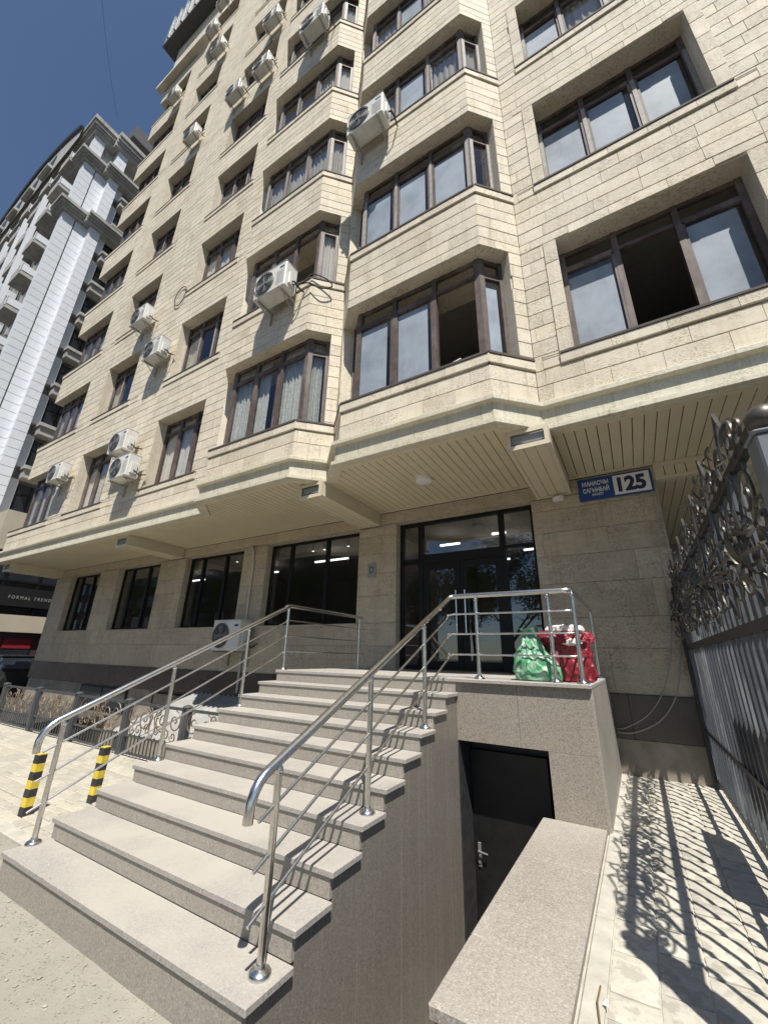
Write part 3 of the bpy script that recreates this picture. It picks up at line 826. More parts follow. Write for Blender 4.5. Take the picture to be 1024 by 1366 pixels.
# entrance
m = MB(); x0, x1 = DOOR; y = 7.58; z0, z1 = -.215, 2.78; zt = 1.92; f = .07
m.box(x0, x1, y-.05, y+.05, z1-f, z1); m.box(x0, x0+f, y-.05, y+.05, z0, z1-f); m.box(x1-f, x1, y-.05, y+.05, z0, z1-f)
c1, c2, cm = -3.63, -1.90, -2.77
for c in (c1, c2): m.box(c-.05, c+.05, y-.06, y+.05, z0, z1-f)
m.box(x0+f, c1-.05, y-.05, y+.05, zt-.05, zt+.05); m.box(c1+.05, c2-.05, y-.055, y+.05, zt-.07, zt+.12); m.box(c2+.05, x1-f, y-.05, y+.05, zt+.09, zt+.13)
m.box(x0+f, c1-.05, y-.05, y+.05, z0, z0+.08); m.box(c2+.05, x1-f, y-.05, y+.05, z0, z0+.08)
en = m.build('entrance', 'black_frame', bd)
for a, c, v0, v1 in ((x0+f,c1-.05,z0+.08,zt-.05),(x0+f,c1-.05,zt+.05,z1-f),(c1+.05,c2-.05,zt+.12,z1-f),(c2+.05,x1-f,z0+.08,zt+.09),(c2+.05,x1-f,zt+.13,z1-f)):
    g_ = MB(); g_.box(a, c, y-.006, y+.006, v0, v1); g_.build('pane', 'shop_glass', en)
for a, c, hx in ((c1+.055,cm-.005,cm-.09),(cm+.005,c2-.055,cm+.09)):
    m = MB()
    for q in ((a,c,z0+.005,z0+.16),(a,c,zt-.20,zt-.075)): m.box(q[0],q[1],y-.045,y+.04,q[2],q[3])
    m.box(a,a+.11,y-.045,y+.04,z0+.16,zt-.20); m.box(c-.11,c,y-.045,y+.04,z0+.16,zt-.20)
    dl = m.build('door', 'black_frame', bd)
    g_ = MB(); g_.box(a+.11, c-.11, y-.006, y+.006, z0+.16, zt-.20); g_.build('pane', 'shop_glass', dl)
    g_ = MB(); g_.tube([(hx,y-.10,.45),(hx,y-.10,1.25)], .016, 8); g_.tube([(hx,y-.10,.52),(hx,y-.045,.52)], .01, 6); g_.tube([(hx,y-.10,1.18),(hx,y-.045,1.18)], .01, 6); g_.build('handle', 'steel', dl, True)
# shop interior
m = MB(); m.box(-19.8,PR-.35,7.68,13.6,-.42,-.225); m.box(-19.8,PR-.35,13.6,13.8,-.4,3.0)
for xx in (-12.3,-4.5): m.box(xx-.1,xx+.1,9.5,13.6,-.2,2.95)
m.build('shop_interior', 'shop_wall', bd)
m = MB(); m.box(-19.8,PR-.35,7.69,13.6,2.92,3.02); m.build('shop_ceiling', 'shop_ceiling', bd)
m = MB(); m.box(PR-.349,PR-.31,7.7,13.6,-.2,2.9); m.build('shop_side_wall', 'shop_wall', bd)
for xx, yy, ln in ((-7.2,9.0,1.2),(-6.1,10.3,1.2),(-5.6,9.0,1.0),(-10.5,9.6,1.2),(-3.5,8.9,.5),(-2.5,9.7,1.1),(-2.2,8.5,.3),(-3.2,11,1.2),(-1.5,10.2,1.1),(-14.2,9.5,1.2)):
    m = MB(); m.box(xx-ln/2, xx+ln/2, yy-.025, yy+.025, 2.58, 2.62); m.build('strip_light', 'strip_light', bd)
for xx in (-7.3,-6.9,-6.1,-5.5,-9.8,-10.4):
    m = MB(); m.lathe([(.035,2.72),(.04,2.74),(.04,2.88),(.012,2.90),(.012,2.92)], (xx,8.3,0), 10); s_ = m.build('spotlight', 'pvc', bd, True)
    m = MB(); m.lathe([(.001,2.712),(.03,2.714),(.03,2.719)], (xx,8.3,0), 10); m.build('lens', 'strip_light', s_)

# ------------------------------------------------------------------ entrance steps
st = thing('entrance_staircase', 'wide grey granite steps with landing up to the shop door', 'staircase', (-3.4, 3.4, -1.785))
SX0, SX1 = -4.812, -1.87; Y1, RUN, Z1, RIS = 1.917, .324, -1.595, .1525
LZ = Z1+9*RIS
for k in range(9):
    z = Z1+k*RIS; y0 = Y1+k*RUN
    cuts = [SX0, SX0+1.0+.12*math.sin(k*2.3), SX0+2.0+.1*math.cos(k*1.7), SX1]
    js = SX0+(1.35, 1.75, 1.15, 1.55, 1.9)[k % 5]
    for a, c in ((SX0, js-.001), (js+.001, SX1)):
        m = MB(); m.cbox(a, c, y0, y0+RUN+.012, z-.038, z-.0006*(a > SX0), .004); m.build('tread', 'tread_granite', st)
    zb = z-RIS if k else -1.95
    for a, c in zip(cuts, cuts[1:]):
        m = MB(); m.box(a+(.03 if a == SX0 else .0012), c-(.03 if c == SX1 else .0012), y0+.014, y0+.045, (zb+.001 if k else zb), z-.039); m.build('riser', 'riser_granite', st)
LX1, LY0 = -.445, 4.80
m = MB(); m.cbox(SX0, SX1-.001, Y1+9*RUN, 7.31, LZ-.04, LZ, .005); m.build('landing_slab', 'tread_granite', st)
m = MB(); m.cbox(SX1, LX1, LY0, 7.31, LZ-.04, LZ, .005); m.build('landing_slab', 'tread_granite', st)
zb = LZ-RIS
m = MB(); m.box(SX0+.03, SX1-.03, Y1+9*RUN+.014, Y1+9*RUN+.045, zb+.001, LZ-.041); m.build('riser', 'riser_granite', st)
m = MB()
for k in range(9): # core
    m.box(SX0+.08, SX1-.08, Y1+k*RUN+.05, Y1+(k+1)*RUN+.049, -3.3, Z1+k*RIS-.040)
m.box(SX0+.08, SX1-.08, Y1+9*RUN+.05, 7.3, -3.3, LZ-.042)
m.build('core', 'riser_granite', st)
# side cladding: vertical panels whose tops follow the treads
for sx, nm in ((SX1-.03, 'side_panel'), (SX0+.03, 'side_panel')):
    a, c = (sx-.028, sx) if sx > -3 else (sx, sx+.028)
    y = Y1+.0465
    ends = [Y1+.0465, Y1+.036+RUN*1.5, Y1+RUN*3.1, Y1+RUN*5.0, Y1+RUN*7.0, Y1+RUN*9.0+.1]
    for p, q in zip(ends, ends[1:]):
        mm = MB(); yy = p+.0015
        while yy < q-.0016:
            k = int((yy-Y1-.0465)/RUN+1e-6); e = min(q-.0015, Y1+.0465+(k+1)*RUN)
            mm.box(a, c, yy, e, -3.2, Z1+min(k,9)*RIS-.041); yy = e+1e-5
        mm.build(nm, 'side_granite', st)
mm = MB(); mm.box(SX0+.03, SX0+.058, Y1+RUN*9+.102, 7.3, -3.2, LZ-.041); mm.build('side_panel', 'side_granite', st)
# landing front wall with the basement doorway, and its right-hand side
WY = 4.85; DX0, DX1, DZ = -1.899, -.93, -.865
for q in ((DX0+.0025,-1.2,DZ,LZ-.041),(-1.197,LX1-.03,DZ,LZ-.041),(DX1,LX1-.03,-3.2,DZ-.002)):
    m = MB(); m.box(q[0], q[1], WY, WY+.03, q[2], q[3]); m.build('front_panel', 'front_granite', st)
y = WY
for q in (5.7, 6.5, 7.3):
    m = MB(); m.box(LX1-.03, LX1-.002, y+.0015 if y > WY else WY, q-.0015, -1.9, LZ-.041); m.build('side_panel', 'riser_granite', st); y = q
m = MB(); m.box(DX0-.028, DX1, 5.28, 5.34, -3.2, LZ-.05); m.box(DX1, DX1+.05, WY+.031, 5.27, -3.2, DZ); m.box(DX0+.0005, DX0+.014, WY+.005, 5.279, -3.2, DZ); m.box(DX0+.01, DX1-.001, WY+.031, 5.27, DZ, DZ+.05); m.build('door_recess', 'black_paint', st)
m = MB()
for k in range(9): m.box(DX1+.052, -.5, WY+.04+k*.05, WY+.04+(k+1)*.05, -3.2, LZ-.05)
m.box(-1.94, -.5, 5.36, 7.3, -3.2, LZ-.045); m.build('landing_core', 'riser_granite', st)
m = MB(); m.cbox(-1.885, -1.02, 5.20, 5.25, -3.1, -1.0, .006)
bdoor = m.build('basement_door', 'door_black', st)
m = MB(); m.cbox(-1.84, -1.805, 5.185, 5.199, -2.12, -1.90, .003); m.tube([(-1.822,5.186,-1.97),(-1.822,5.15,-1.97),(-1.72,5.147,-1.98)], .009, 8); m.lathe([(.018,-.006),(.018,.004)], (-1.822,5.183,-2.07), 10, 'Y'); m.build('handle', 'ac_grille', bdoor, True)
m = MB(); m.box(-1.95, -1.04, 3.4, 5.2, -3.3, -3.12)
for k in range(9): m.box(-1.92, -1.04, 3.4-(k+1)*.27, 3.4-k*.27, -3.3, -3.12+(k+1)*.15)
m.build('basement_step', 'riser_granite', st)

# low wall with a granite top beside the basement steps
rw = thing('retaining_wall', 'low wall with speckled granite coping between basement steps and alley', 'wall', (-.78, 3.5, -1.9))
for a, c in ((2.19,2.755),(2.757,3.9),(3.902,4.848)):
    m = MB(); m.cbox(-1.045, -.490, a, c, -1.50, -1.440, .008); m.build('coping', 'ledge_granite', rw)
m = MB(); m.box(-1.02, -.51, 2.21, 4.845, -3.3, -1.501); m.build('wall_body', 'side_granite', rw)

# handrails
RY0, RS = 2.113, RIS/RUN
def hr_z(y): return -.70+(y-1.95)*RS+.02
def arc(p0, p1, p2, n=6):
    p0, p1, p2 = map(Vector, (p0, p1, p2)); return [p0*(1-t)**2+p1*2*t*(1-t)+p2*t*t for t in [i/n for i in range(n+1)]]
def flange(m, x, y, z): m.lathe([(.062,0),(.062,.012),(.055,.022),(.03,.034),(.026,.05)], (x,y,z), 14)
def post(par, x, y, z0, z1):
    m = MB(); m.tube([(x,y,z0),(x,y,z1-.04)], .0225, 12); m.lathe([(.0225,0),(.026,.006),(.026,.03),(.012,.05),(.012,.06)], (x,y,z1-.07), 12)
    o = m.build('post', 'steel', par, True); f = MB(); flange(f, x, y, z0); f.build('flange', 'steel', o, True)
def rail_mesh(par, pts, r, name): m = MB(); m.tube(pts, r, 12); return m.build(name, 'steel', par, True)
LV = .745
rr_ = thing('stair_railing', 'polished steel railing on the right edge of the steps, wrapping round the landing', 'railing', (-1.98, 3.4, -1.6), 'steel railings of the steps')
X = -1.977; C2 = 4.93; XC = -.53
hp = arc((X,1.90,hr_z(1.95)-.20),(X,1.89,hr_z(1.95)-.02),(X,2.03,hr_z(2.03)))+[(X,3.0,hr_z(3.0))]
top0 = 4.74
hp += [(X,top0,hr_z(top0))]+arc((X,top0+.01,hr_z(top0)+.005),(X,top0+.10,hr_z(top0)+.05),(X+.01,C2-.06,LV-.045),5)[1:]+arc((X+.01,C2-.05,LV-.03),(X+.02,C2,LV),(X+.09,C2,LV),5)[1:]
hp += [(-1.2,C2,LV)]+arc((XC-.10,C2,LV),(XC,C2,LV),(XC,C2+.10,LV),6)+[(XC,7.08,LV)]
rail_mesh(rr_, hp, .030, 'handrail')
for i, lv in enumerate((.52,.283,.046)):
    off = (.225,.455,.685)[i]
    p = [(X,1.98,hr_z(1.98)-off),(X,4.80,hr_z(4.80)-off)]+arc((X,4.81,hr_z(4.8)-off+.004),(X,4.86,hr_z(4.86)-off),(X,4.86,hr_z(4.86)-off+.05),3)[1:]
    p += arc((X,4.87,lv-.05),(X,4.88,lv),(X+.06,C2-.03,lv),4)+[(-1.2,C2-.03,lv)]+arc((XC-.10,C2-.03,lv),(XC+.01,C2-.03,lv),(XC+.03,C2+.07,lv),4)+[(XC+.03,C2+.42,lv)]
    rail_mesh(rr_, p, .0105, 'bar')
for k, y in ((0,2.105),(3,3.115),(6,4.17)): post(rr_, X, y, Z1+k*RIS, hr_z(y)-.0)
for x_ in (-1.63,-.79,XC): post(rr_, x_, C2, LZ, LV)
post(rr_, XC, 7.02, LZ, LV)
rl_ = thing('stair_railing', 'polished steel railing on the left edge of the steps, next to striped posts', 'railing', (-4.77, 3.4, -1.6), 'steel railings of the steps')
X = -4.765
hp = arc((X,1.95,hr_z(1.95)-.20),(X,1.92,hr_z(1.95)-.03),(X,2.06,hr_z(2.06)))+[(X,3.0,hr_z(3.0)),(X,4.70,hr_z(4.70))]+arc((X,4.72,hr_z(4.72)),(X,4.84,hr_z(4.8)+.02),(X,4.86,LV-.06),4)[1:]+arc((X,4.87,LV-.05),(X,4.90,LV),(X,4.99,LV),4)[1:]+[(X,7.1,LV)]
rail_mesh(rl_, hp, .030, 'handrail')
for i, lv in enumerate((.52,.283,.046)):
    off = (.225,.455,.685)[i]
    yk = 4.90
    p = [(X,2.0,hr_z(2.0)-off),(X,yk,hr_z(yk)-off),(X,yk+.05,lv),(X,7.22,lv)]
    rail_mesh(rl_, p, .0105, 'bar')
for k, y in ((0,2.115),(3,3.14),(6,4.19)): post(rl_, X, y, Z1+k*RIS, hr_z(y))
for y in (4.95, 7.0): post(rl_, X, y, LZ, LV)

# ------------------------------------------------------------------ bags on the landing
def lump(m, prof, c, n, amp, seed, sx=1., sy=1., freq=3.):
    V = []; F = []; k = len(prof)
    for i, (r, h) in enumerate(prof):
        for j in range(n):
            a = 2*math.pi*j/n
            d = noise.fractal(Vector((math.cos(a)*freq, math.sin(a)*freq, h*freq*3+seed)), .8, 2, 4)
            rr = r*(1+amp*d)
            # flatten towards a rounded square
            q = max(abs(math.cos(a)), abs(math.sin(a))); rr *= (1+.35*(1/q-1))
            V.append((c[0]+rr*math.cos(a)*sx, c[1]+rr*math.sin(a)*sy, c[2]+h+amp*.12*d))
    for i in range(k-1):
        for j in range(n): F.append((i*n+j, i*n+(j+1)%n, (i+1)*n+(j+1)%n, (i+1)*n+j))
    F += [tuple(range(n-1,-1,-1)), tuple(range((k-1)*n, k*n))]
    m.add(V, F)
BY = 5.22
def bag_surface(m, keys, c, n, rows, seed, sx, sy, pleat, dent, square=2.2, lean=(0,0), folds=()):
    # keys: (t, radius, height, pleat weight); a sheet of plastic gathered towards the top
    V = []; F = []
    def at(t):
        for a, b_ in zip(keys, keys[1:]):
            if a[0] <= t <= b_[0]:
                u = (t-a[0])/(b_[0]-a[0]); u = u*u*(3-2*u); return [a[k]+(b_[k]-a[k])*u for k in (1,2,3)]
        return keys[-1][1:]
    for i in range(rows+1):
        t = i/rows; r, h, pw = at(t)
        for j in range(n):
            a = 2*math.pi*j/n; ca, sa = math.cos(a), math.sin(a)
            q = (abs(ca)**square+abs(sa)**square)**(-1/square)
            pl_ = pleat*pw*(abs(math.sin(a*6.5+seed+.5*math.sin(h*9+seed)))*.6+abs(math.sin(a*10.5+seed*2+h*3))*.4-.5)
            d = noise.fractal(Vector((ca*2.1+seed, sa*2.1, h*5.0)), .9, 2.1, 4)*dent
            # sharp creases from ridged noise
            cr = 1-abs(noise.noise(Vector((ca*2.6+seed*3, sa*2.6, h*6+seed)))*2); d += (cr**3)*dent*.35
            rr = r*q*(1+pl_)+d*(.35+.65*min(1, h/.05))
            V.append((c[0]+rr*ca*sx+lean[0]*h, c[1]+rr*sa*sy+lean[1]*h, c[2]+max(0.002, h+d*.25*(h > .03))))
    for i in range(rows):
        for j in range(n): F.append((i*n+j, i*n+(j+1)%n, (i+1)*n+(j+1)%n, (i+1)*n+j))
    F += [tuple(range(n-1,-1,-1)), tuple(range(rows*n, (rows+1)*n))]
    m.add(V, F)
gb = thing('rubbish_bag', 'tied translucent green plastic bag standing on the landing', 'bag', (-1.03, BY-.02, LZ))
m = MB(); bag_surface(m, [(0,.18,0,.05),(.08,.245,.012,.05),(.3,.258,.10,.08),(.48,.225,.19,.22),(.62,.165,.28,.5),(.75,.11,.37,.8),(.85,.07,.45,1),(.91,.042,.495,1.1),(.95,.036,.515,1.2),(1,.06,.575,1.6)], (-1.02,BY-.05,LZ), 144, 72, 3.1, 1.0, .74, .20, .040, 2.2, (-.13,0)); m.build('bag_body', 'bag_green', gb, True)
rb = thing('rubbish_bag', 'overfull crumpled red bag with white cloth spilling from its top', 'bag', (-.70, BY+.14, LZ))
m = MB(); bag_surface(m, [(0,.20,0,.2),(.1,.235,.012,.2),(.4,.245,.16,.25),(.8,.235,.34,.35),(1,.225,.43,.5)], (-.70,BY+.14,LZ), 144, 52, 7.7, 1.0, .66, .07, .05, 3.4); m.build('bag_body', 'bag_red', rb, True)
m = MB(); bag_surface(m, [(0,.225,.40,.3),(.2,.262,.41,.4),(.5,.272,.46,.5),(.75,.25,.525,.6),(.9,.20,.54,.6),(1,.13,.50,.5)], (-.725,BY+.13,LZ), 144, 40, 2.4, 1.03, .68, .09, .05, 2.8); m.build('bag_rim', 'bag_red', rb, True)
m = MB(); bag_surface(m, [(0,.10,.49,.3),(.4,.165,.55,.5),(.7,.15,.60,.6),(1,.05,.615,.4)], (-.70,BY+.10,LZ), 80, 24, 5.5, 1.05, .7, .2, .06, 2.2); m.build('cloth', 'cloth_white', rb, True)
m = MB(); bag_surface(m, [(0,.03,.385,.3),(.4,.085,.405,.5),(.7,.088,.44,.6),(1,.03,.465,.4)], (-.63,BY-.02,LZ), 64, 20, 8.2, 1.2, .6, .25, .03, 2.2); m.build('cloth', 'cloth_white', rb, True)

# ------------------------------------------------------------------ address sign, lamp, camera, plaque, cables
FONTW = 'sign_white'
def text(par, body, w_, h_, c, mat, name='lettering', nrm='Y', depth=.002, bold=0.):
    cu = bpy.data.curves.new(name, 'FONT'); cu.body = body; cu.size = 1; cu.align_x = 'CENTER'; cu.align_y = 'CENTER'; cu.extrude = depth; cu.offset = bold
    tmp = bpy.data.objects.new('tmp', cu); COL.objects.link(tmp)
    dg = bpy.context.evaluated_depsgraph_get(); dg.update(); me = bpy.data.meshes.new_from_object(tmp.evaluated_get(dg))
    bpy.data.objects.remove(tmp); bpy.data.curves.remove(cu)
    xs = [v.co.x for v in me.vertices]; ys = [v.co.y for v in me.vertices]
    sx, sy = w_/(max(xs)-min(xs)), h_/(max(ys)-min(ys)); cx, cy = (max(xs)+min(xs))/2, (max(ys)+min(ys))/2
    c = Vector(c); m = MB(); V = []
    for v in me.vertices:
        a, b_ = (v.co.x-cx)*sx, (v.co.y-cy)*sy
        V.append(c+(Vector((a,-v.co.z,b_)) if nrm == 'Y' else Vector((v.co.z,a,b_))))
    m.add(V, [tuple(p.vertices) for p in me.polygons], .5); bpy.data.meshes.remove(me)
    return m.build(name, mat, par)
sg = thing('address_sign', 'blue and white street address plate with the number 125 on the pier', 'sign', (.1, YG0-.05, 2.6))
sx0, sx1, sz0, sz1 = -.445, .645, 2.60, 3.00; sy = YG0-.045; sm = .095
m = MB(); m.cbox(sx0, sx1, sy-.012, sy+.012, sz0, sz1, .003); m.build('backing_plate', 'sign_blue', sg)
m = MB(); m.box(sm-.0, sx1-.03, sy-.0145, sy-.0123, sz0+.028, sz1-.028); m.build('number_panel', 'sign_white', sg)
text(sg, '125', .40, .265, ((sm+sx1-.03)/2, sy-.0165, (sz0+sz1)/2), 'sign_navy', 'number', bold=.045)
text(sg, 'МАНАСЧЫ', .40, .085, ((sx0+sm)/2, sy-.0145, sz1-.10), 'sign_white', bold=.025)
text(sg, 'САГЫНБАЙ', .40, .105, ((sx0+sm)/2, sy-.0145, sz1-.212), 'sign_white', bold=.025)
text(sg, 'КӨЧӨСҮ', .17, .048, ((sx0+sm)/2+.02, sy-.0145, sz0+.092), 'sign_white', bold=.02)
lp = MB(); lp.lathe([(.15,.075),(.15,.03),(.14,.0),(.10,-.012),(.002,-.016)][::-1], (-2.84, 6.06, 3.0), 28)
tag(lp.build('ceiling_lamp', 'sign_white', None, True), 'round white lamp fixed under the cream boarded overhang', 'lamp')
sc = thing('security_camera', 'small white box camera at the end of the beam above the entrance', 'camera', (-.76, 7.2, 2.68))
m = MB(); m.obox((-.78,7.18,2.68), Vector((.8,-.6,-.1)).normalized(), Vector((.1,0,1)).normalized(), Vector((.6,.8,0)), -.09,.09,-.04,.04,-.04,.04); m.build('housing', 'sign_white', sc)
m = MB(); m.tube([(-.76,7.2,2.70),(-.74,7.25,2.76),(-.74,7.25,2.775)], .014, 8); m.build('mount', 'sign_white', sc, True)
m = MB(); m.obox((-.856,7.24,2.69), Vector((.8,-.6,-.1)).normalized(), Vector((.1,0,1)).normalized(), Vector((.6,.8,0)), -.012,.004,-.035,.035,-.035,.035); m.build('lens', 'black_frame', sc)
pq = thing('wall_plaque', 'small grey metal plaque with a shield on the pier left of the door', 'plaque', (-4.72, YG0-.02, 1.62))
m = MB(); m.cbox(-4.83, -4.62, YG0-.022, YG0-.003, 1.62, 1.93, .004); m.build('plate', 'plaque_grey', pq)
m = MB(); sh = [(0,-.085),(.05,-.045),(.06,.07),(0,.085),(-.06,.07),(-.05,-.045)]; V = [(-4.725+a,YG0-.026,1.785+b_) for a,b_ in sh]+[(-4.725+a,YG0-.0225,1.785+b_) for a,b_ in sh]
m.add(V, [(0,1,2,3,4,5)]+[(i,6+i,6+(i+1)%6,(i+1)%6) for i in range(6)]); m.build('shield', 'plaque_dark', pq)
m = MB(); V = [(-4.725+a*.6,YG0-.0285,1.785+b_*.6) for a,b_ in sh]+[(-4.725+a*.6,YG0-.0262,1.785+b_*.6) for a,b_ in sh]; m.add(V, [(0,1,2,3,4,5)]+[(i,6+i,6+(i+1)%6,(i+1)%6) for i in range(6)]); m.build('crest', 'plaque_grey', pq)
m = MB(); m.tube([(-8.62,YG0-.04,2.80),(-8.66,YG0-.06,2.76),(-8.55,YG0-.05,2.66),(-8.50,YG0-.04,2.3),(-8.50,YG0-.04,.2),(-8.47,YG0-.05,-.9)], .028, 8)
tag(m.build('conduit', 'pvc', None, True), 'cream corrugated conduit running down the wall behind the low air conditioner', 'pipe')
def cable(pts, r, mat, label):
    P = [Vector(p) for p in pts]; out = []
    for i in range(len(P)-1):
        p0, p1, p2, p3 = P[max(i-1,0)], P[i], P[i+1], P[min(i+2,len(P)-1)]
        for t in [k/6 for k in range(6)]:
            out.append(.5*((2*p1)+(-p0+p2)*t+(2*p0-5*p1+4*p2-p3)*t*t+(-p0+3*p1-3*p2+p3)*t**3))
    out.append(P[-1]); m = MB(); m.tube(out, r, 6); tag(m.build('cable', mat, None, True), label, 'cable')
cy = YG0-.05
cable([(.60,cy,2.95),(.60,cy,2.2),(.53,cy,1.5),(.50,cy,.8),(.42,cy,.2),(.26,cy-.03,-.30),(.02,cy-.05,-.66),(-.28,cy-.06,-.86),(-.42,cy-.04,-.90)], .008, 'cable_grey', 'cable hanging on the pier, inner of the two loops')
cable([(.66,cy+.02,2.95),(.66,cy+.01,2.0),(.63,cy,1.2),(.58,cy,.5),(.48,cy,-.05),(.35,cy-.04,-.45),(.12,cy-.06,-.75),(-.2,cy-.08,-.92),(-.42,cy-.05,-.94)], .009, 'cable_grey', 'cable hanging on the pier beside the iron fence, outer of the two loops')
m = MB(); m.tube([(-11.9+.32*math.cos(a)*(1 if a < 5 else .8), YF-.03-.02*math.sin(a*.5), 11.85+.42*math.sin(a)) for a in [i*.35 for i in range(20)]], .014, 6)
tag(m.build('cable', 'cable_black', None, True), 'black cable loop hanging on the stone wall between windows', 'cable')

cable([(-5.32,4.62,7.75),(-5.15,4.80,7.95),(-4.98,4.86,8.12),(-4.72,5.05,8.02),(-4.62,5.15,7.84),(-4.80,4.98,7.72),(-5.02,4.84,7.86),(-5.2,4.80,7.90)], .016, 'cable_black', 'dark cable loop beside the air conditioner on the left bay')
cable([(-9.6,YF-.02,25.5),(-10.2,YF-.25,24.2),(-11.0,YF-.30,22.9)], .014, 'cable_black', 'thin cable hanging across to an air conditioner high on the wall')
m = MB(); m.obox((-1.80,5.06,4.42), Vector((1,0,.22)).normalized(), Vector((0,1,.1)).normalized(), Vector((-.22,0,1)).normalized(), -.15,.14,-.10,.06,-.010,.010)
m.obox((-1.85,5.07,4.39), Vector((1,.1,.12)).normalized(), Vector((-.1,1,0)).normalized(), Zv, -.18,.16,-.08,.05,-.010,.004)
tag(m.build('board_offcut', 'paper'), 'pale board offcuts lying on the sill of the open bay window', 'board')
# ------------------------------------------------------------------ air conditioners
def make_ac(w_, h_, d_):
    r = thing('air_conditioner', 'x', 'air conditioner', (0,0,0), 'outdoor air conditioning units on the facade')
    m = MB(); m.cbox(-w_/2, w_/2, -d_, 0, 0, h_, .018); m.build('casing', 'ac_white', r)
    m = MB(); m.cbox(-w_/2-.004, w_/2+.004, -d_-.006, .004, h_+.001, h_+.02, .006); m.build('top_cover', 'ac_white', r)
    R = min(h_*.43, w_*.30); cx, cz = -w_*.16, h_*.5
    m = MB(); m.lathe([(R,-.004),(R,.004)], (cx,-d_-.004,cz), 28, 'Y'); fo = m.build('fan_opening', 'ac_dark', r)
    for k in range(4):
        m = MB(); a = k*math.pi/2
        pts = []
        V = [(cx+rr*math.cos(a+da), -d_-.010-.004*sg_, cz+rr*math.sin(a+da)) for rr, da, sg_ in ((R*.18,-.3,0),(R*.85,-.15,0),(R*.85,.55,1),(R*.18,.5,1))]
        m.add(V+[(x,y+.004,z) for x,y,z in V], [(0,1,2,3),(7,6,5,4),(0,4,5,1),(1,5,6,2),(2,6,7,3),(3,7,4,0)]); m.build('blade', 'ac_grille', fo)
    m = MB()
    for q in (.2,.38,.56,.74,.9,1.0):
        m.tube([(cx+R*q*math.cos(t*math.pi/14), -d_-.020, cz+R*q*math.sin(t*math.pi/14)) for t in range(29)], .004 if q < 1 else .009, 4, False)
    for k in range(8):
        a = k*math.pi/4+.2; m.tube([(cx+R*.15*math.cos(a),-d_-.020,cz+R*.15*math.sin(a)),(cx+R*math.cos(a),-d_-.016,cz+R*math.sin(a))], .0035, 4)
    m.lathe([(R*.16,-.003),(R*.16,.003)], (cx,-d_-.024,cz), 14, 'Y'); m.build('grille', 'ac_grille', r)
    m = MB()
    for k in range(9): m.box(w_*.22, w_*.46, -d_-.005, -d_-.001, h_*.15+k*h_*.065, h_*.15+k*h_*.065+.012)
    m.build('louvres', 'ac_white', r)
    m = MB(); m.box(w_*.30, w_*.44, -d_-.004, -d_-.001, h_*.80, h_*.87); m.build('badge', 'sign_blue', r)
    m = MB(); m.cbox(w_/2, w_/2+.05, -d_*.75, -d_*.25, h_*.15, h_*.62, .01); m.build('valve_cover', 'ac_white', r)
    for s_ in (-1, 1):
        x = s_*w_*.36; m = MB(); m.box(x-.018, x+.018, -d_-.03, .14, -.045, -.004); m.box(x-.018, x+.018, .10, .138, -.36, -.046)
        m.tube([(x,.11,-.34),(x,-d_*.7,-.05)], .012, 5); m.build('bracket', 'bracket_steel', r)
    m = MB(); m.tube([(w_/2+.05,-d_*.5,h_*.3),(w_/2+.13,-d_*.5,h_*.22),(w_/2+.16,-d_*.2,h_*.1),(w_/2+.12,.08,h_*.2),(w_/2+.11,.14,h_*.25)], .018, 6); m.build('pipes', 'cable_black', r, True)
    return r
acp = make_ac(.98, .70, .36)
ACS = [(-5.85,YB,7.62,1.0,'white air conditioner with a blue badge under the open window of the left bay'),
 (-3.45,YB,11.35,1.0,'air conditioner on the right bay, below the third row'),
 (-5.85,YB,19.05,1.0,'air conditioner high on the left bay, fifth row of windows'),
 (-9.35,YF,22.2,.92,'air conditioner before a window beside the left bay, below one at the top edge'),
 (-9.40,YF,25.95,.92,'air conditioner nearest the top edge beside the left bay'),
 (-11.05,YF,22.3,.92,'air conditioner on bare stone between two window columns, with a cable trailing from it'),
 (-14.0,YF,22.3,.90,'air conditioner before a high window, alone in the second column of flat windows'),
 (-15.4,YF,33.5,.90,'upper unit of the pair of air conditioners just below the metal top storey'),
 (-13.9,YF,29.6,.90,'lower unit of the pair of air conditioners just below the metal top storey'),
 (-17.85,YF,29.8,.90,'air conditioner beside the high corner window against the sky'),
 (-15.1,YF,36.2,.90,'air conditioner cut by the top edge, under the metal-clad storey'),
 (-13.65,YF,11.15,.95,'air conditioner beside the third window row, upper left of a close diagonal pair'),
 (-11.95,YF,8.9,.95,'air conditioner with a blue badge, lower right of a diagonal pair on bare stone'),
 (-12.50,YF,5.62,.95,'upper of two stacked air conditioners beside a window of the lowest upper row'),
 (-11.95,YF,4.62,.98,'lower of two stacked air conditioners beside a window of the lowest upper row'),
 (-16.65,YF,5.55,.92,'air conditioner at the far left of the lowest upper row, by the corner loggia'),
 (-8.62,YG0,.06,1.0,'air conditioner on the ground floor wall behind the stair railing')]
for i, (x, y, z, s_, lab) in enumerate(ACS):
    o = acp if i == 0 else copy_tree(acp)
    o.location = (x, y-.15, z+CZ); o.scale = (s_,s_,s_); o['label'] = lab

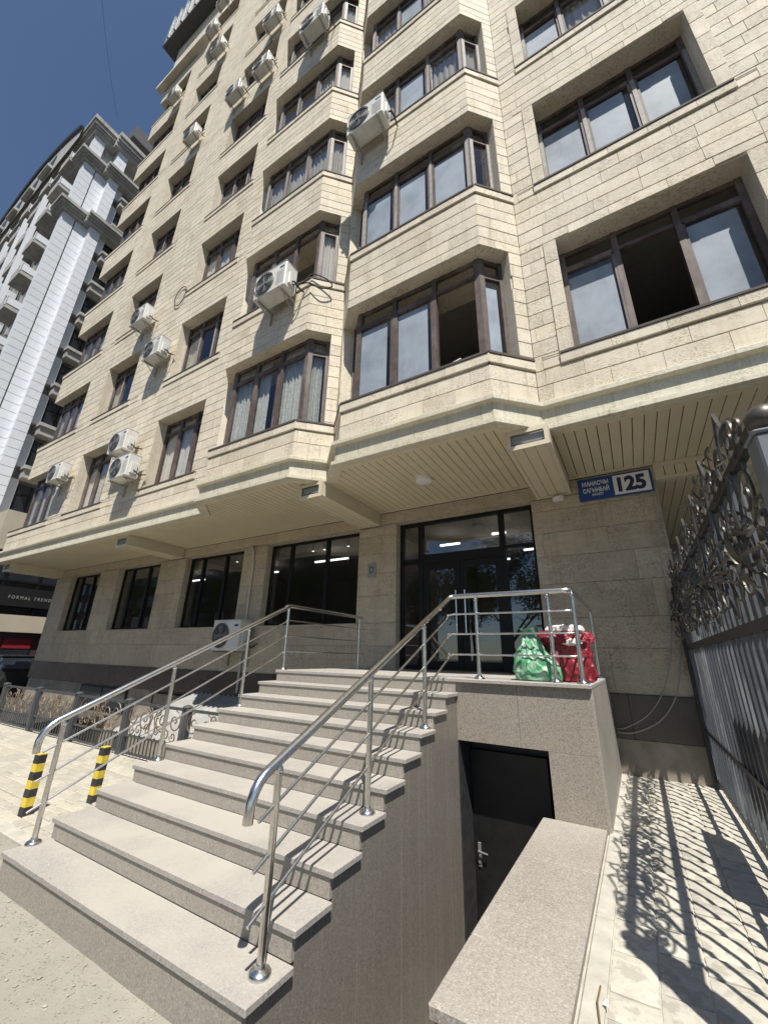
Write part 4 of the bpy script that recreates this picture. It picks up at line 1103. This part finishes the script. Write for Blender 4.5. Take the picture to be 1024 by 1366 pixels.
# ------------------------------------------------------------------ iron fence on the right of the alley
fe = thing('iron_fence', 'tall dark iron fence with bronze leaf scrolls beside the alley', 'fence', (.62, 4.6, -1.47))
FX = .62; FY0, FY1 = 2.25, 7.28; TZ, MZ, LZ2, BZ = 1.02, .21, -.82, -1.38
for z, r in ((TZ,.034),(MZ,.032),(LZ2,.022),(BZ,.024)):
    m = MB(); m.box(FX-r*.6, FX+r*.6, FY0, FY1, z-r, z+r); m.build('rail', 'fence_black', fe)
y = FY0+.10; barm = None; k = 0
while y < FY1-.03:
    if barm is None:
        m = MB(); m.obox((FX,y,0), Ux, Vector((0,1,0)), Zv, -.0080,.0080,-.0140,.0140, BZ-.05, TZ-.02); barm = m.build('bar', 'fence_paint', fe, False, (FX,y,BZ))
        y00 = y
    else:
        c = barm.copy(); COL.objects.link(c); c.location.y = barm.location.y+(y-y00)
    y += .18
m = MB(); m.cbox(FX-.045, FX+.105, FY0-.16, FY0-.01, -1.55, .93, .008); m.cbox(FX-.055, FX+.115, FY0-.17, FY0-.002, .931, .95, .008); po = m.build('post', 'post_paint', fe)
m = MB(); m.lathe([(.06,0),(.05,.012),(.035,.02)]+[(.066*math.sin(a), .078-.066*math.cos(a)) for a in [.55+i*.28 for i in range(9)]]+[(.003,.144)], (FX+.02,FY0-.085,.95), 20); m.build('ball', 'bronze', po, True)
m = MB(); m.cbox(FX-.05, FX+.05, FY1-.04, FY1+.05, -1.5, 1.05, .006); m.build('post', 'fence_black', fe)
# lock plate on the gate leaf
m = MB(); m.box(FX+.019, FX+.023, 3.72, 5.0, -1.06, -.40); m.build('lock_plate', 'fence_black', fe)
def spiral(c, r0, turns, a0, sgn=1, n=26, stretch=1.0):
    out = []
    for i in range(n+1):
        t = i/n; a = a0+sgn*turns*2*math.pi*t; rr = r0*(1-t)**.8+.006
        out.append((c[0], c[1]+rr*math.cos(a), c[2]+rr*math.sin(a)*stretch))
    return out
def leaf_mesh(name, L, wd, bend):
    m = MB(); V = []; n = 6
    for i in range(n+1):
        t = i/n; ww = wd*math.sin(math.pi*min(1,t*.9+.08))**.8; z = L*t; xo = bend*math.sin(t*2.6)*L
        V += [(-xo+.010, -ww, z), (-xo-.008, 0, z), (-xo+.010, ww, z)]
    F = []
    for i in range(n):
        for j in range(2):
            a = i*3+j; F += [(a, a+1, a+4, a+3)]
    m.add(V, F); me_o = m.build(name, 'bronze', None, True, (0,0,0)); me = me_o.data; bpy.data.objects.remove(me_o); return me
LM = [leaf_mesh('leaf_ornament', .15, .016, .35), leaf_mesh('leaf_ornament', .11, .013, -.5), leaf_mesh('leaf_ornament', .19, .017, .2)]
rg = random.Random(5)
def put_leaf(y, z, ang, k, s_=1.):
    o = bpy.data.objects.new('leaf', LM[k % 3]); COL.objects.link(o); o.parent = fe
    o.location = Vector((FX-.04-rg.uniform(0,.03), y, z))-BASE[fe.name]; o.rotation_euler = (ang, rg.uniform(-.5,.5), rg.uniform(-.4,.4)); o.scale = (s_,)*3
for yc in (2.72, 3.42, 4.14, 4.86, 5.58, 6.3, 6.9):
    zc = .64
    m = MB()
    for sy in (-1, 1):
        m.tube(spiral((FX-.03,yc+sy*.20,zc+.16), .15, 1.6, -math.pi/2, sy), .008, 5)
        m.tube(spiral((FX-.03,yc+sy*.20,zc-.16), .15, 1.6, math.pi/2, -sy), .008, 5)
        m.tube(spiral((FX-.03,yc+sy*.36,zc), .10, 1.4, 0 if sy > 0 else math.pi, sy), .010, 5)
        m.tube([(FX-.03,yc+sy*.03,zc-.36),(FX-.035,yc+sy*.10,zc-.2),(FX-.04,yc+sy*.05,zc),(FX-.035,yc+sy*.10,zc+.2),(FX-.03,yc+sy*.02,zc+.36)], .010, 5)
        # crown above the top rail
        m.tube(spiral((FX-.02,yc+sy*.16,TZ+.12), .11, 1.5, -math.pi/2, sy), .010, 5)
        m.tube(spiral((FX-.02,yc+sy*.34,TZ+.08), .07, 1.4, -math.pi/2, -sy), .009, 5)
    m.tube([(FX-.02,yc-.07,TZ+.02),(FX-.02,yc-.09,TZ+.2),(FX-.02,yc,TZ+.36),(FX-.02,yc+.09,TZ+.2),(FX-.02,yc+.07,TZ+.02)], .009, 5)
    m.build('scroll', 'bronze', fe, True)
    for k in range(22):
        a = rg.random()*6.28; q = math.sqrt(rg.random()); put_leaf(yc+.42*q*math.cos(a), zc-.06+.30*q*math.sin(a), a+math.pi/2+rg.uniform(-.6,.6), k, rg.uniform(.7,1.25))
    for k in range(5): put_leaf(yc+rg.uniform(-.4,.4), TZ+rg.uniform(.02,.14), rg.uniform(-1,1), k, rg.uniform(.5,.9))

# ------------------------------------------------------------------ low fence round the basement yard
lf = thing('garden_fence', 'low grey iron fence with bronze scrollwork along the pavement', 'fence', (-10, 4.8, -1.79))
ys = 4.80; PX = [-14.35,-12.40,-10.48,-8.50,-6.72,-5.02]
for x in PX:
    m = MB(); m.cbox(x-.075, x+.075, ys-.05, ys+.05, -1.80, -.89, .006); m.box(x-.04, x+.04, ys-.058, ys-.051, -1.7, -.95); p_ = m.build('post', 'fence_grey', lf)
    m = MB(); m.lathe([(.085,0),(.085,.012),(.06,.03),(.01,.045)], (x,ys,-.889), 10); m.build('cap', 'fence_grey', p_, True)
def sp2(c, r0, turns, a0, sgn): return [(c[0]+q[1]-0, c[1], c[2]+q[2]) for q in spiral((0,0,0), r0, turns, a0, sgn, 18)]
for a, c in zip(PX, PX[1:]):
    x0, x1 = a+.076, c-.076; L = x1-x0; xm = (x0+x1)/2
    for z, h in ((-.925,.022),(-1.47,.016),(-1.745,.018)):
        m = MB(); m.box(x0, x1, ys-.018, ys+.018, z-h, z+h); m.build('rail', 'fence_grey', lf)
    nn = int(L/.105)
    for i in range(1, nn):
        x = x0+L*i/nn
        if i == 1: m = MB(); m.box(x-.009, x+.009, ys-.009, ys+.009, -1.727, -1.486); pk0 = m.build('picket', 'fence_grey', lf, False, (x,ys,-1.73)); xk = x
        else:
            o = pk0.copy(); COL.objects.link(o); o.location.x = pk0.location.x+(x-xk)
    for fx in (x0+.05, x1-.05):
        m = MB(); m.box(fx-.009, fx+.009, ys-.009, ys+.009, -1.45, -.95); m.build('picket', 'fence_grey', lf)
    for sx in (-1, 1):
        for (dx, dz, rr, tn, a0, sg_) in ((.27,-1.16,.20,1.7,math.pi*.5,1),(.62,-1.13,.17,1.5,math.pi*.5,-1),(.42,-1.35,.11,1.4,-math.pi*.5,-1),(.15,-1.32,.09,1.3,0,1),(.62,-1.36,.08,1.3,math.pi,1),(.14,-1.03,.08,1.4,-math.pi*.5,-1)):
            if dx > L/2-.06: continue
            q = sp2((0,0,0), rr, tn, a0, sg_)
            m = MB(); m.tube([(xm+sx*(dx+p[0]), ys-.015, dz+p[2]) for p in q], .011, 5); m.build('scroll', 'scroll_bronze', lf, True)
    m = MB()
    for sx in (-1, 1): m.tube([(xm+sx*.02,ys-.015,-1.45),(xm+sx*.10,ys-.02,-1.3),(xm+sx*.03,ys-.02,-1.12),(xm+sx*.10,ys-.015,-.96)], .011, 5)
    m.build('scroll', 'scroll_bronze', lf, True)
# sunken yard behind it
yd = MB(); yd.box(-20, -4.86, 4.95, 7.3, -3.3, -3.1); yd.box(-20, -4.84, 4.74, 4.94, -3.3, -1.80); struct(yd.build('basement_yard', 'pale_plaster'))
# corrugated cover over the basement stairs
cv = thing('corrugated_cover', 'sloping grey corrugated sheet cover in the basement yard, behind the low fence', 'canopy', (-7.9, 6.0, -1.8))
x0, x1, y0, y1, za, zb_ = -9.9, -5.7, 5.35, 7.28, -1.62, -.98
for k in range(4):
    m = MB(); xa, xb = x0+(x1-x0)*k/4+.004, x0+(x1-x0)*(k+1)/4-.004; n = 36; V = []
    for i in range(n+1):
        x = xa+(xb-xa)*i/n; dz = .036*math.cos((x-x0)*2*math.pi/.17)
        V += [(x,y0,za+dz),(x,y1,zb_+dz)]
    V += [(x,y,z-.006) for x,y,z in V]; q = 2*(n+1)
    m.add(V, [(2*i,2*i+2,2*i+3,2*i+1) for i in range(n)]+[(q+2*i+1,q+2*i+3,q+2*i+2,q+2*i) for i in range(n)]+[(2*i,q+2*i,q+2*i+2,2*i+2) for i in range(n)]); m.build('sheet', 'corrugate', cv, True)
m = MB()
for x in (x0+.05,(x0+x1)/2,x1-.05): m.box(x-.025,x+.025,y0+.06,y0+.11,-3.1,za-.03); m.box(x-.02,x+.02,y1-.12,y1-.07,-3.1,zb_-.07)
m.build('support', 'fence_grey', cv)
# striped posts
def bollard(x, y, lean, label):
    r = thing('striped_bollard', label, 'bollard', (x, y, -1.80), 'black and yellow posts beside the steps')
    hs = [q*.88 for q in (0,.12,.225,.32,.42,.515,.61,.71)]; U = Vector((1,.12,0)).normalized(); Vv = Vector((-.12,1,0)).normalized(); W = Vector((lean,0,1)).normalized()
    for i in range(7):
        m = MB(); m.obox((x,y,-1.80), U, Vv, W, -.046,.046,-.044,.044, hs[i], hs[i+1]-.0005); m.build('band', 'black_paint' if i % 2 == 0 else 'yellow_paint', r)
    m = MB(); m.obox((x,y,-1.80), U, Vv, W, -.042,.042,-.042,.042, hs[7], hs[7]+.01); m.build('cap', 'yellow_paint', r)
bollard(-6.28, 2.62, .04, 'black and yellow striped post standing clear at the pavement edge')
bollard(-6.12, 3.25, .06, 'black and yellow striped post partly hidden behind the left steps')
# litter in the alley
m = MB(); m.tube([(-.40,2.75,-1.456),(-.405,2.63,-1.453),(-.385,2.50,-1.456)], .0045, 5); tag(m.build('twig', 'twig', None, True), 'thin brown twig lying on the alley edging', 'twig')
m = MB(); m.add([(-.385,2.63,-1.455),(-.36,2.62,-1.450),(-.362,2.655,-1.447),(-.378,2.68,-1.454),(-.371,2.65,-1.440)], [(0,1,4),(1,2,4),(2,3,4),(3,0,4)]); tag(m.build('paper_scrap', 'paper'), 'crumpled white paper scrap on the alley edging beside the twig', 'litter')

# ------------------------------------------------------------------ white residential tower on the left
tw = thing('residential_tower', 'tall white panelled apartment tower with balconies and grey cornices', 'building', (-38, 12, -1.785))
TX, TY = -30.0, 4.84; FH = 2.93
m = MB(); m.box(-80, TX-.35, TY+.35, 26, 6.5, 38.2); m.build('wall', 'grey_stone', tw)
def tower_cornice(z, p, h, name='cornice'):
    for (x1, y0, y1) in ((TX, TY, 5.95), (TX+.5, 5.96, 26)):
        m = MB()
        for i, (e, a, c) in enumerate(((p*.35,0,.25),(p*.55,.25,.45),(p*.8,.45,.7),(p,.7,1.0))):
            m.box(-80 if y0 == TY else TX-.4, x1+e, y0-(e if y0 == TY else 0), y1, z+h*a, z+h*c-.004)
        m.build(name, 'grey_stone', tw)
tower_cornice(29.3, .5, .85); tower_cornice(34.8, .5, .85); tower_cornice(38.0, .5, 1.3)
m = MB(); m.box(-80, TX-1.2, TY+1.2, 26, 39.41, 41.0); m.box(TX-3, TX+.3, TY+2.0, 26, 41.0, 42.4); m.build('roof', 'roof_slate', tw)
def tower_panels(y0, y1, xoff, z0, z1, mat, face='X'):
    z = z0
    while z < z1-.1:
        e = min(z+.58, z1); m = MB()
        if face == 'X': m.box(TX-.36, TX+xoff, y0, y1, z+.014, e-.014)
        else: m.box(y0, y1, TY-xoff, TY+.36, z+.014, e-.014)
        m.build('facing_panel', mat, tw); z = e
for z0, z1 in ((7.0,29.28),(30.17,34.78),(35.67,37.98)):
    tower_panels(TY, TY+.72, .0, z0, z1, 'grey_panel')
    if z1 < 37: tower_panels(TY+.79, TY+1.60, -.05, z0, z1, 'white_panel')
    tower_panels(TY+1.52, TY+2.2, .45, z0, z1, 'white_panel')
    tower_panels(TX-.62, TX-.37, 0, z0, z1, 'grey_panel', 'Y')
for k in range(10):
    z = 7.35+k*FH
    if z > 36: break
    y0 = TY+2.75
    m = MB(); m.box(TX-.34, TX-.10, y0, y0+2.6, z, z+1.9); wf = m.build('window', 'dark_glass_far', tw)
    m = MB()
    for yy in (0,.65,1.3,1.95,2.54): m.box(TX-.099, TX-.05, y0+yy, y0+yy+.06, z, z+1.9)
    m.box(TX-.099, TX-.06, y0, y0+2.6, z+1.25, z+1.31); m.build('frame', 'black_frame', wf)
    m = MB(); m.box(TX-.34, TX+.75, y0-.2, y0+2.8, z-.26, z-.05); m.box(TX-.34, TX+.62, y0-.12, y0+2.7, z-.80, z-.261); m.build('balcony', 'grey_stone', tw)
    m = MB(); m.box(TX-.34, TX+.05, y0-.45, y0-.05, z-.04, z+2.1); m.build('pier', 'grey_panel', tw)
# front face: stacks of balconies, thin white pillars
for c, x1 in enumerate((-31.3,-34.9,-38.8,-43.2,-49.0,-56)):
    for k in range(11):
        z = 6.2+k*FH
        if z > 36: break
        wd = 1.9
        m = MB(); m.box(x1-wd-.6, x1, TY+.28, TY+.345, z, z+2.1); wf = m.build('window', 'dark_glass_far', tw)
        m = MB(); m.box(x1-wd, x1, TY-.6, TY+.27, z-.28, z-.05); m.box(x1-wd, x1, TY-.6, TY-.5, z-.049, z+.62); m.box(x1-.12, x1, TY-.499, TY+.27, z-.049, z+.62); m.build('balcony', 'grey_stone', tw)
        m = MB(); m.box(x1-.10, x1+.02, TY-.63, TY-.601, z-.1, z+.64); m.box(x1+.001, x1+.03, TY-.55, TY+.26, z+.05, z+.56); m.build('balcony_panel', 'grey_panel', tw)
    m = MB(); m.box(x1-wd-.75, x1-wd-.45, TY-.7, TY-.4, 7, 33); m.build('pillar', 'white_panel', tw)
# curved gable on the front
m = MB(); V = []; n = 24
for i in range(n+1):
    t = i/n; x = -31.5-25*t; z = 39.2+3.7*math.sin(math.pi*t)**.9
    V += [(x,TY-.6,38.2),(x,TY-.6,z),(x,TY+3,z),(x,TY+3,38.2)]
m.add(V, [(4*i,4*i+1,4*i+5,4*i+4) for i in range(n)]+[(4*i+1,4*i+2,4*i+6,4*i+5) for i in range(n)]+[(4*i+2,4*i+3,4*i+7,4*i+6) for i in range(n)]); m.build('gable', 'grey_stone', tw)
m = MB(); m.tube([(V[4*i+1][0], V[4*i+1][1]-.05, V[4*i+1][2]+.08) for i in range(n+1)], .16, 5); m.build('gable_rim', 'roof_slate', tw)
for x in (-37.5,-41.0,-44.5,-48.0):
    m = MB(); m.box(x-.8, x+.8, TY-.66, TY-.61, 39.0, 40.6); m.build('window', 'dark_glass_far', tw)
    m = MB(); m.box(x-1.0, x+1.0, TY-.95, TY-.61, 38.7, 38.98); m.build('balcony', 'grey_stone', tw)
# shop podium at its foot
sh = thing('shop_building', 'low beige shop front with a black lettered sign beyond the corner', 'shop', (-27, 12, -1.785))
PXX = -26.0
m = MB(); m.box(-60, PXX, 6.5, 30, .75, 1.55); m.box(-60, PXX-.05, 6.55, 30, 4.6, 6.6); m.build('wall', 'beige_render', sh)
m = MB(); m.box(-60, PXX-.3, 6.8, 30, 1.56, 4.6); m.build('glazing', 'dark_glass_far', sh)
m = MB(); m.box(-60, PXX-.3, 6.8, 30, -1.8, .74); m.build('shop_front', 'maroon', sh)
for yy in (7.3, 8.7, 10.2, 11.8): 
    m = MB(); m.box(PXX-.299, PXX-.2, yy, yy+.08, 1.56, 4.6); m.build('mullion', 'black_frame', sh)
m = MB(); m.box(PXX-.299, PXX-.19, 6.8, 30, 3.15, 3.25); m.build('mullion', 'black_frame', sh)
m = MB(); m.box(PXX-.28, PXX-.22, 6.9, 8.0, .0, .45); m.box(PXX-.28, PXX-.22, 8.08, 9.2, .0, .45); m.build('red_sign', 'shop_red', sh)
m = MB(); m.box(PXX-.28, PXX-.24, 6.9, 8.0, -1.5, -.05); m.box(PXX-.28, PXX-.24, 8.08, 9.2, -1.5, -.05); m.build('shop_glass', 'dark_glass_far', sh)
m = MB(); m.box(PXX+.02, PXX+.12, 6.9, 9.75, 1.95, 2.85); sgn = m.build('sign_board', 'sign_black', sh)
text(sgn, 'F O R M A L   T R E N D', 1.75, .15, (PXX+.122, 8.5, 2.38), 'vent_grey', 'lettering', 'X')
# dark car parked in front of it
car = thing('parked_car', 'dark car parked beyond the corner of the building', 'car', (-24.2, 7.6, -1.84))
def loft(m, secs):
    n = len(secs[0]); V = [p for s_ in secs for p in s_]; F = []
    for i in range(len(secs)-1):
        for j in range(n): F.append((i*n+j, i*n+(j+1)%n, (i+1)*n+(j+1)%n, (i+1)*n+j))
    F += [tuple(range(n-1,-1,-1)), tuple(range((len(secs)-1)*n, len(secs)*n))]; m.add(V, F)
cx0, cyc, gz = -24.2, 7.8, -1.84
def carsec(x, zb, zt, hw): return [(x,cyc-hw*.92,gz+zb),(x,cyc+hw*.92,gz+zb),(x,cyc+hw,gz+(zb+zt)*.5),(x,cyc+hw*.9,gz+zt),(x,cyc-hw*.9,gz+zt),(x,cyc-hw,gz+(zb+zt)*.5)]
m = MB(); loft(m, [carsec(cx0-2.2,.4,.75,.75),carsec(cx0-2.05,.25,.88,.84),carsec(cx0-1.2,.22,.98,.88),carsec(cx0+.2,.22,1.0,.9),carsec(cx0+1.7,.22,1.02,.88),carsec(cx0+2.15,.3,.95,.82),carsec(cx0+2.25,.4,.8,.74)]); m.build('body', 'car_paint', car, True)
m = MB(); loft(m, [carsec(cx0-1.25,.96,1.0,.80),carsec(cx0-.45,.97,1.50,.72),carsec(cx0+.6,.97,1.54,.72),carsec(cx0+1.5,.97,1.45,.70),carsec(cx0+2.0,.97,1.05,.74)]); cb = m.build('cabin', 'dark_glass_far', car)
m = MB(); m.cbox(cx0-.5, cx0+1.45, cyc-.66, cyc+.66, gz+1.50, gz+1.57, .02); m.build('roof', 'car_paint', car)
m = MB()
for xx in (cx0-.45,cx0+.5,cx0+1.45):
    for sy in (-1,1): m.box(xx-.03, xx+.03, cyc+sy*.73-.03, cyc+sy*.73+.03, gz+1.0, gz+1.5)
m.build('pillar', 'car_paint', cb)
for xx in (cx0-1.4, cx0+1.35):
    for sy in (-1,1):
        m = MB(); m.lathe([(.20,-.1),(.32,-.1),(.34,-.07),(.34,.07),(.32,.1),(.20,.1)], (xx,cyc+sy*.80,gz+.34), 18, 'Y'); wh = m.build('wheel', 'tyre', car, True)
        m = MB(); m.lathe([(.001,-.105),(.2,-.102),(.2,.102),(.001,.105)], (xx,cyc+sy*.80,gz+.34), 12, 'Y'); m.build('rim', 'steel', wh)
# ------------------------------------------------------------------ street trees behind the viewer (mirrored in the glass)
def tree(x, y, h, seed, label):
    r = thing('street_tree', label, 'tree', (x, y, -1.84), 'street trees across from the steps'); rg = random.Random(seed)
    m = MB(); tips = []
    def limb(p, d, L, rad, lvl):
        pts = [Vector(p)]; rr = [rad]; dd = Vector(d).normalized()
        for i in range(5):
            dd = (dd+Vector((rg.uniform(-.22,.22),rg.uniform(-.22,.22),rg.uniform(-.05,.16)))).normalized(); pts.append(pts[-1]+dd*L/5); rr.append(rad*(1-.11*(i+1)))
            if lvl < 3 and i >= 2:
                for _ in range(2 if lvl < 2 else 1):
                    a = rg.random()*6.28; limb(pts[-1], (dd*.7+Vector((math.cos(a),math.sin(a),.25))*.8), L*rg.uniform(.5,.7), rr[-1]*.62, lvl+1)
        if lvl >= 2: tips.extend(pts[2:])
        m.tube(pts, rad, 6, True, rr)
    limb((x,y,-1.9), (0,0,1), h*.55, .17, 0); m.build('trunk', 'bark', r, True)
    lm = MB()
    for p in tips:
        for _ in range(16):
            c = p+Vector((rg.gauss(0,.35),rg.gauss(0,.35),rg.gauss(0,.28))); s_ = rg.uniform(.05,.11)
            u = Vector((rg.gauss(0,1),rg.gauss(0,1),rg.gauss(0,.6))).normalized(); v = u.orthogonal().normalized()
            lm.add([c-u*s_, c+v*s_*.5, c+u*s_, c-v*s_*.5], [(0,1,2,3)])
    lm.build('crown', 'leaf', r)
ob = thing('office_block', 'plain brick block across the street, mirrored in the shop windows', 'building', (-40, -30, -1.84))
m = MB(); m.box(-110, -24, -40, -26, -1.84, 14); m.build('wall', 'maroon', ob)
for k in range(4):
    for i in range(22):
        m = MB(); m.box(-108+i*3.8, -106+i*3.8, -26.0, -25.95, .2+k*3.6, 2.2+k*3.6); m.build('window', 'dark_glass_far', ob)
tree(-5.5, -9.5, 8.5, 1, 'leafy street tree across the pavement from the steps, left of the other')
tree(-1.0, -10.5, 9.0, 4, 'leafy street tree across the pavement from the steps, right of the other')
tree(-12.5, -10.0, 8.0, 9, 'leafy street tree facing the far shop windows')

for i, x in enumerate((-19.5, -26, -33, -41, -50)): tree(x, -10.5-(i%2)*2, 8.5+i%3, 20+i, ('leafy street tree, %s in the row along the far pavement' % ('third', 'fourth', 'fifth', 'sixth', 'seventh')[i]))

P1, P2 = Vector((-30.1, 5.6, 41.6)), Vector((-24.5, -1.2, 52.0))
m = MB(); m.tube([P1.lerp(P2, t)-Vector((0,0,1.2*math.sin(math.pi*t))) for t in [i/12 for i in range(13)]], .009, 5); tag(m.build('cable', 'cable_black', None, True), 'thin overhead wire crossing the sky above the white tower', 'cable')

tree(-9.0, -11.5, 7.5, 33, 'leafy street tree facing the shop door, shortest of the near ones')
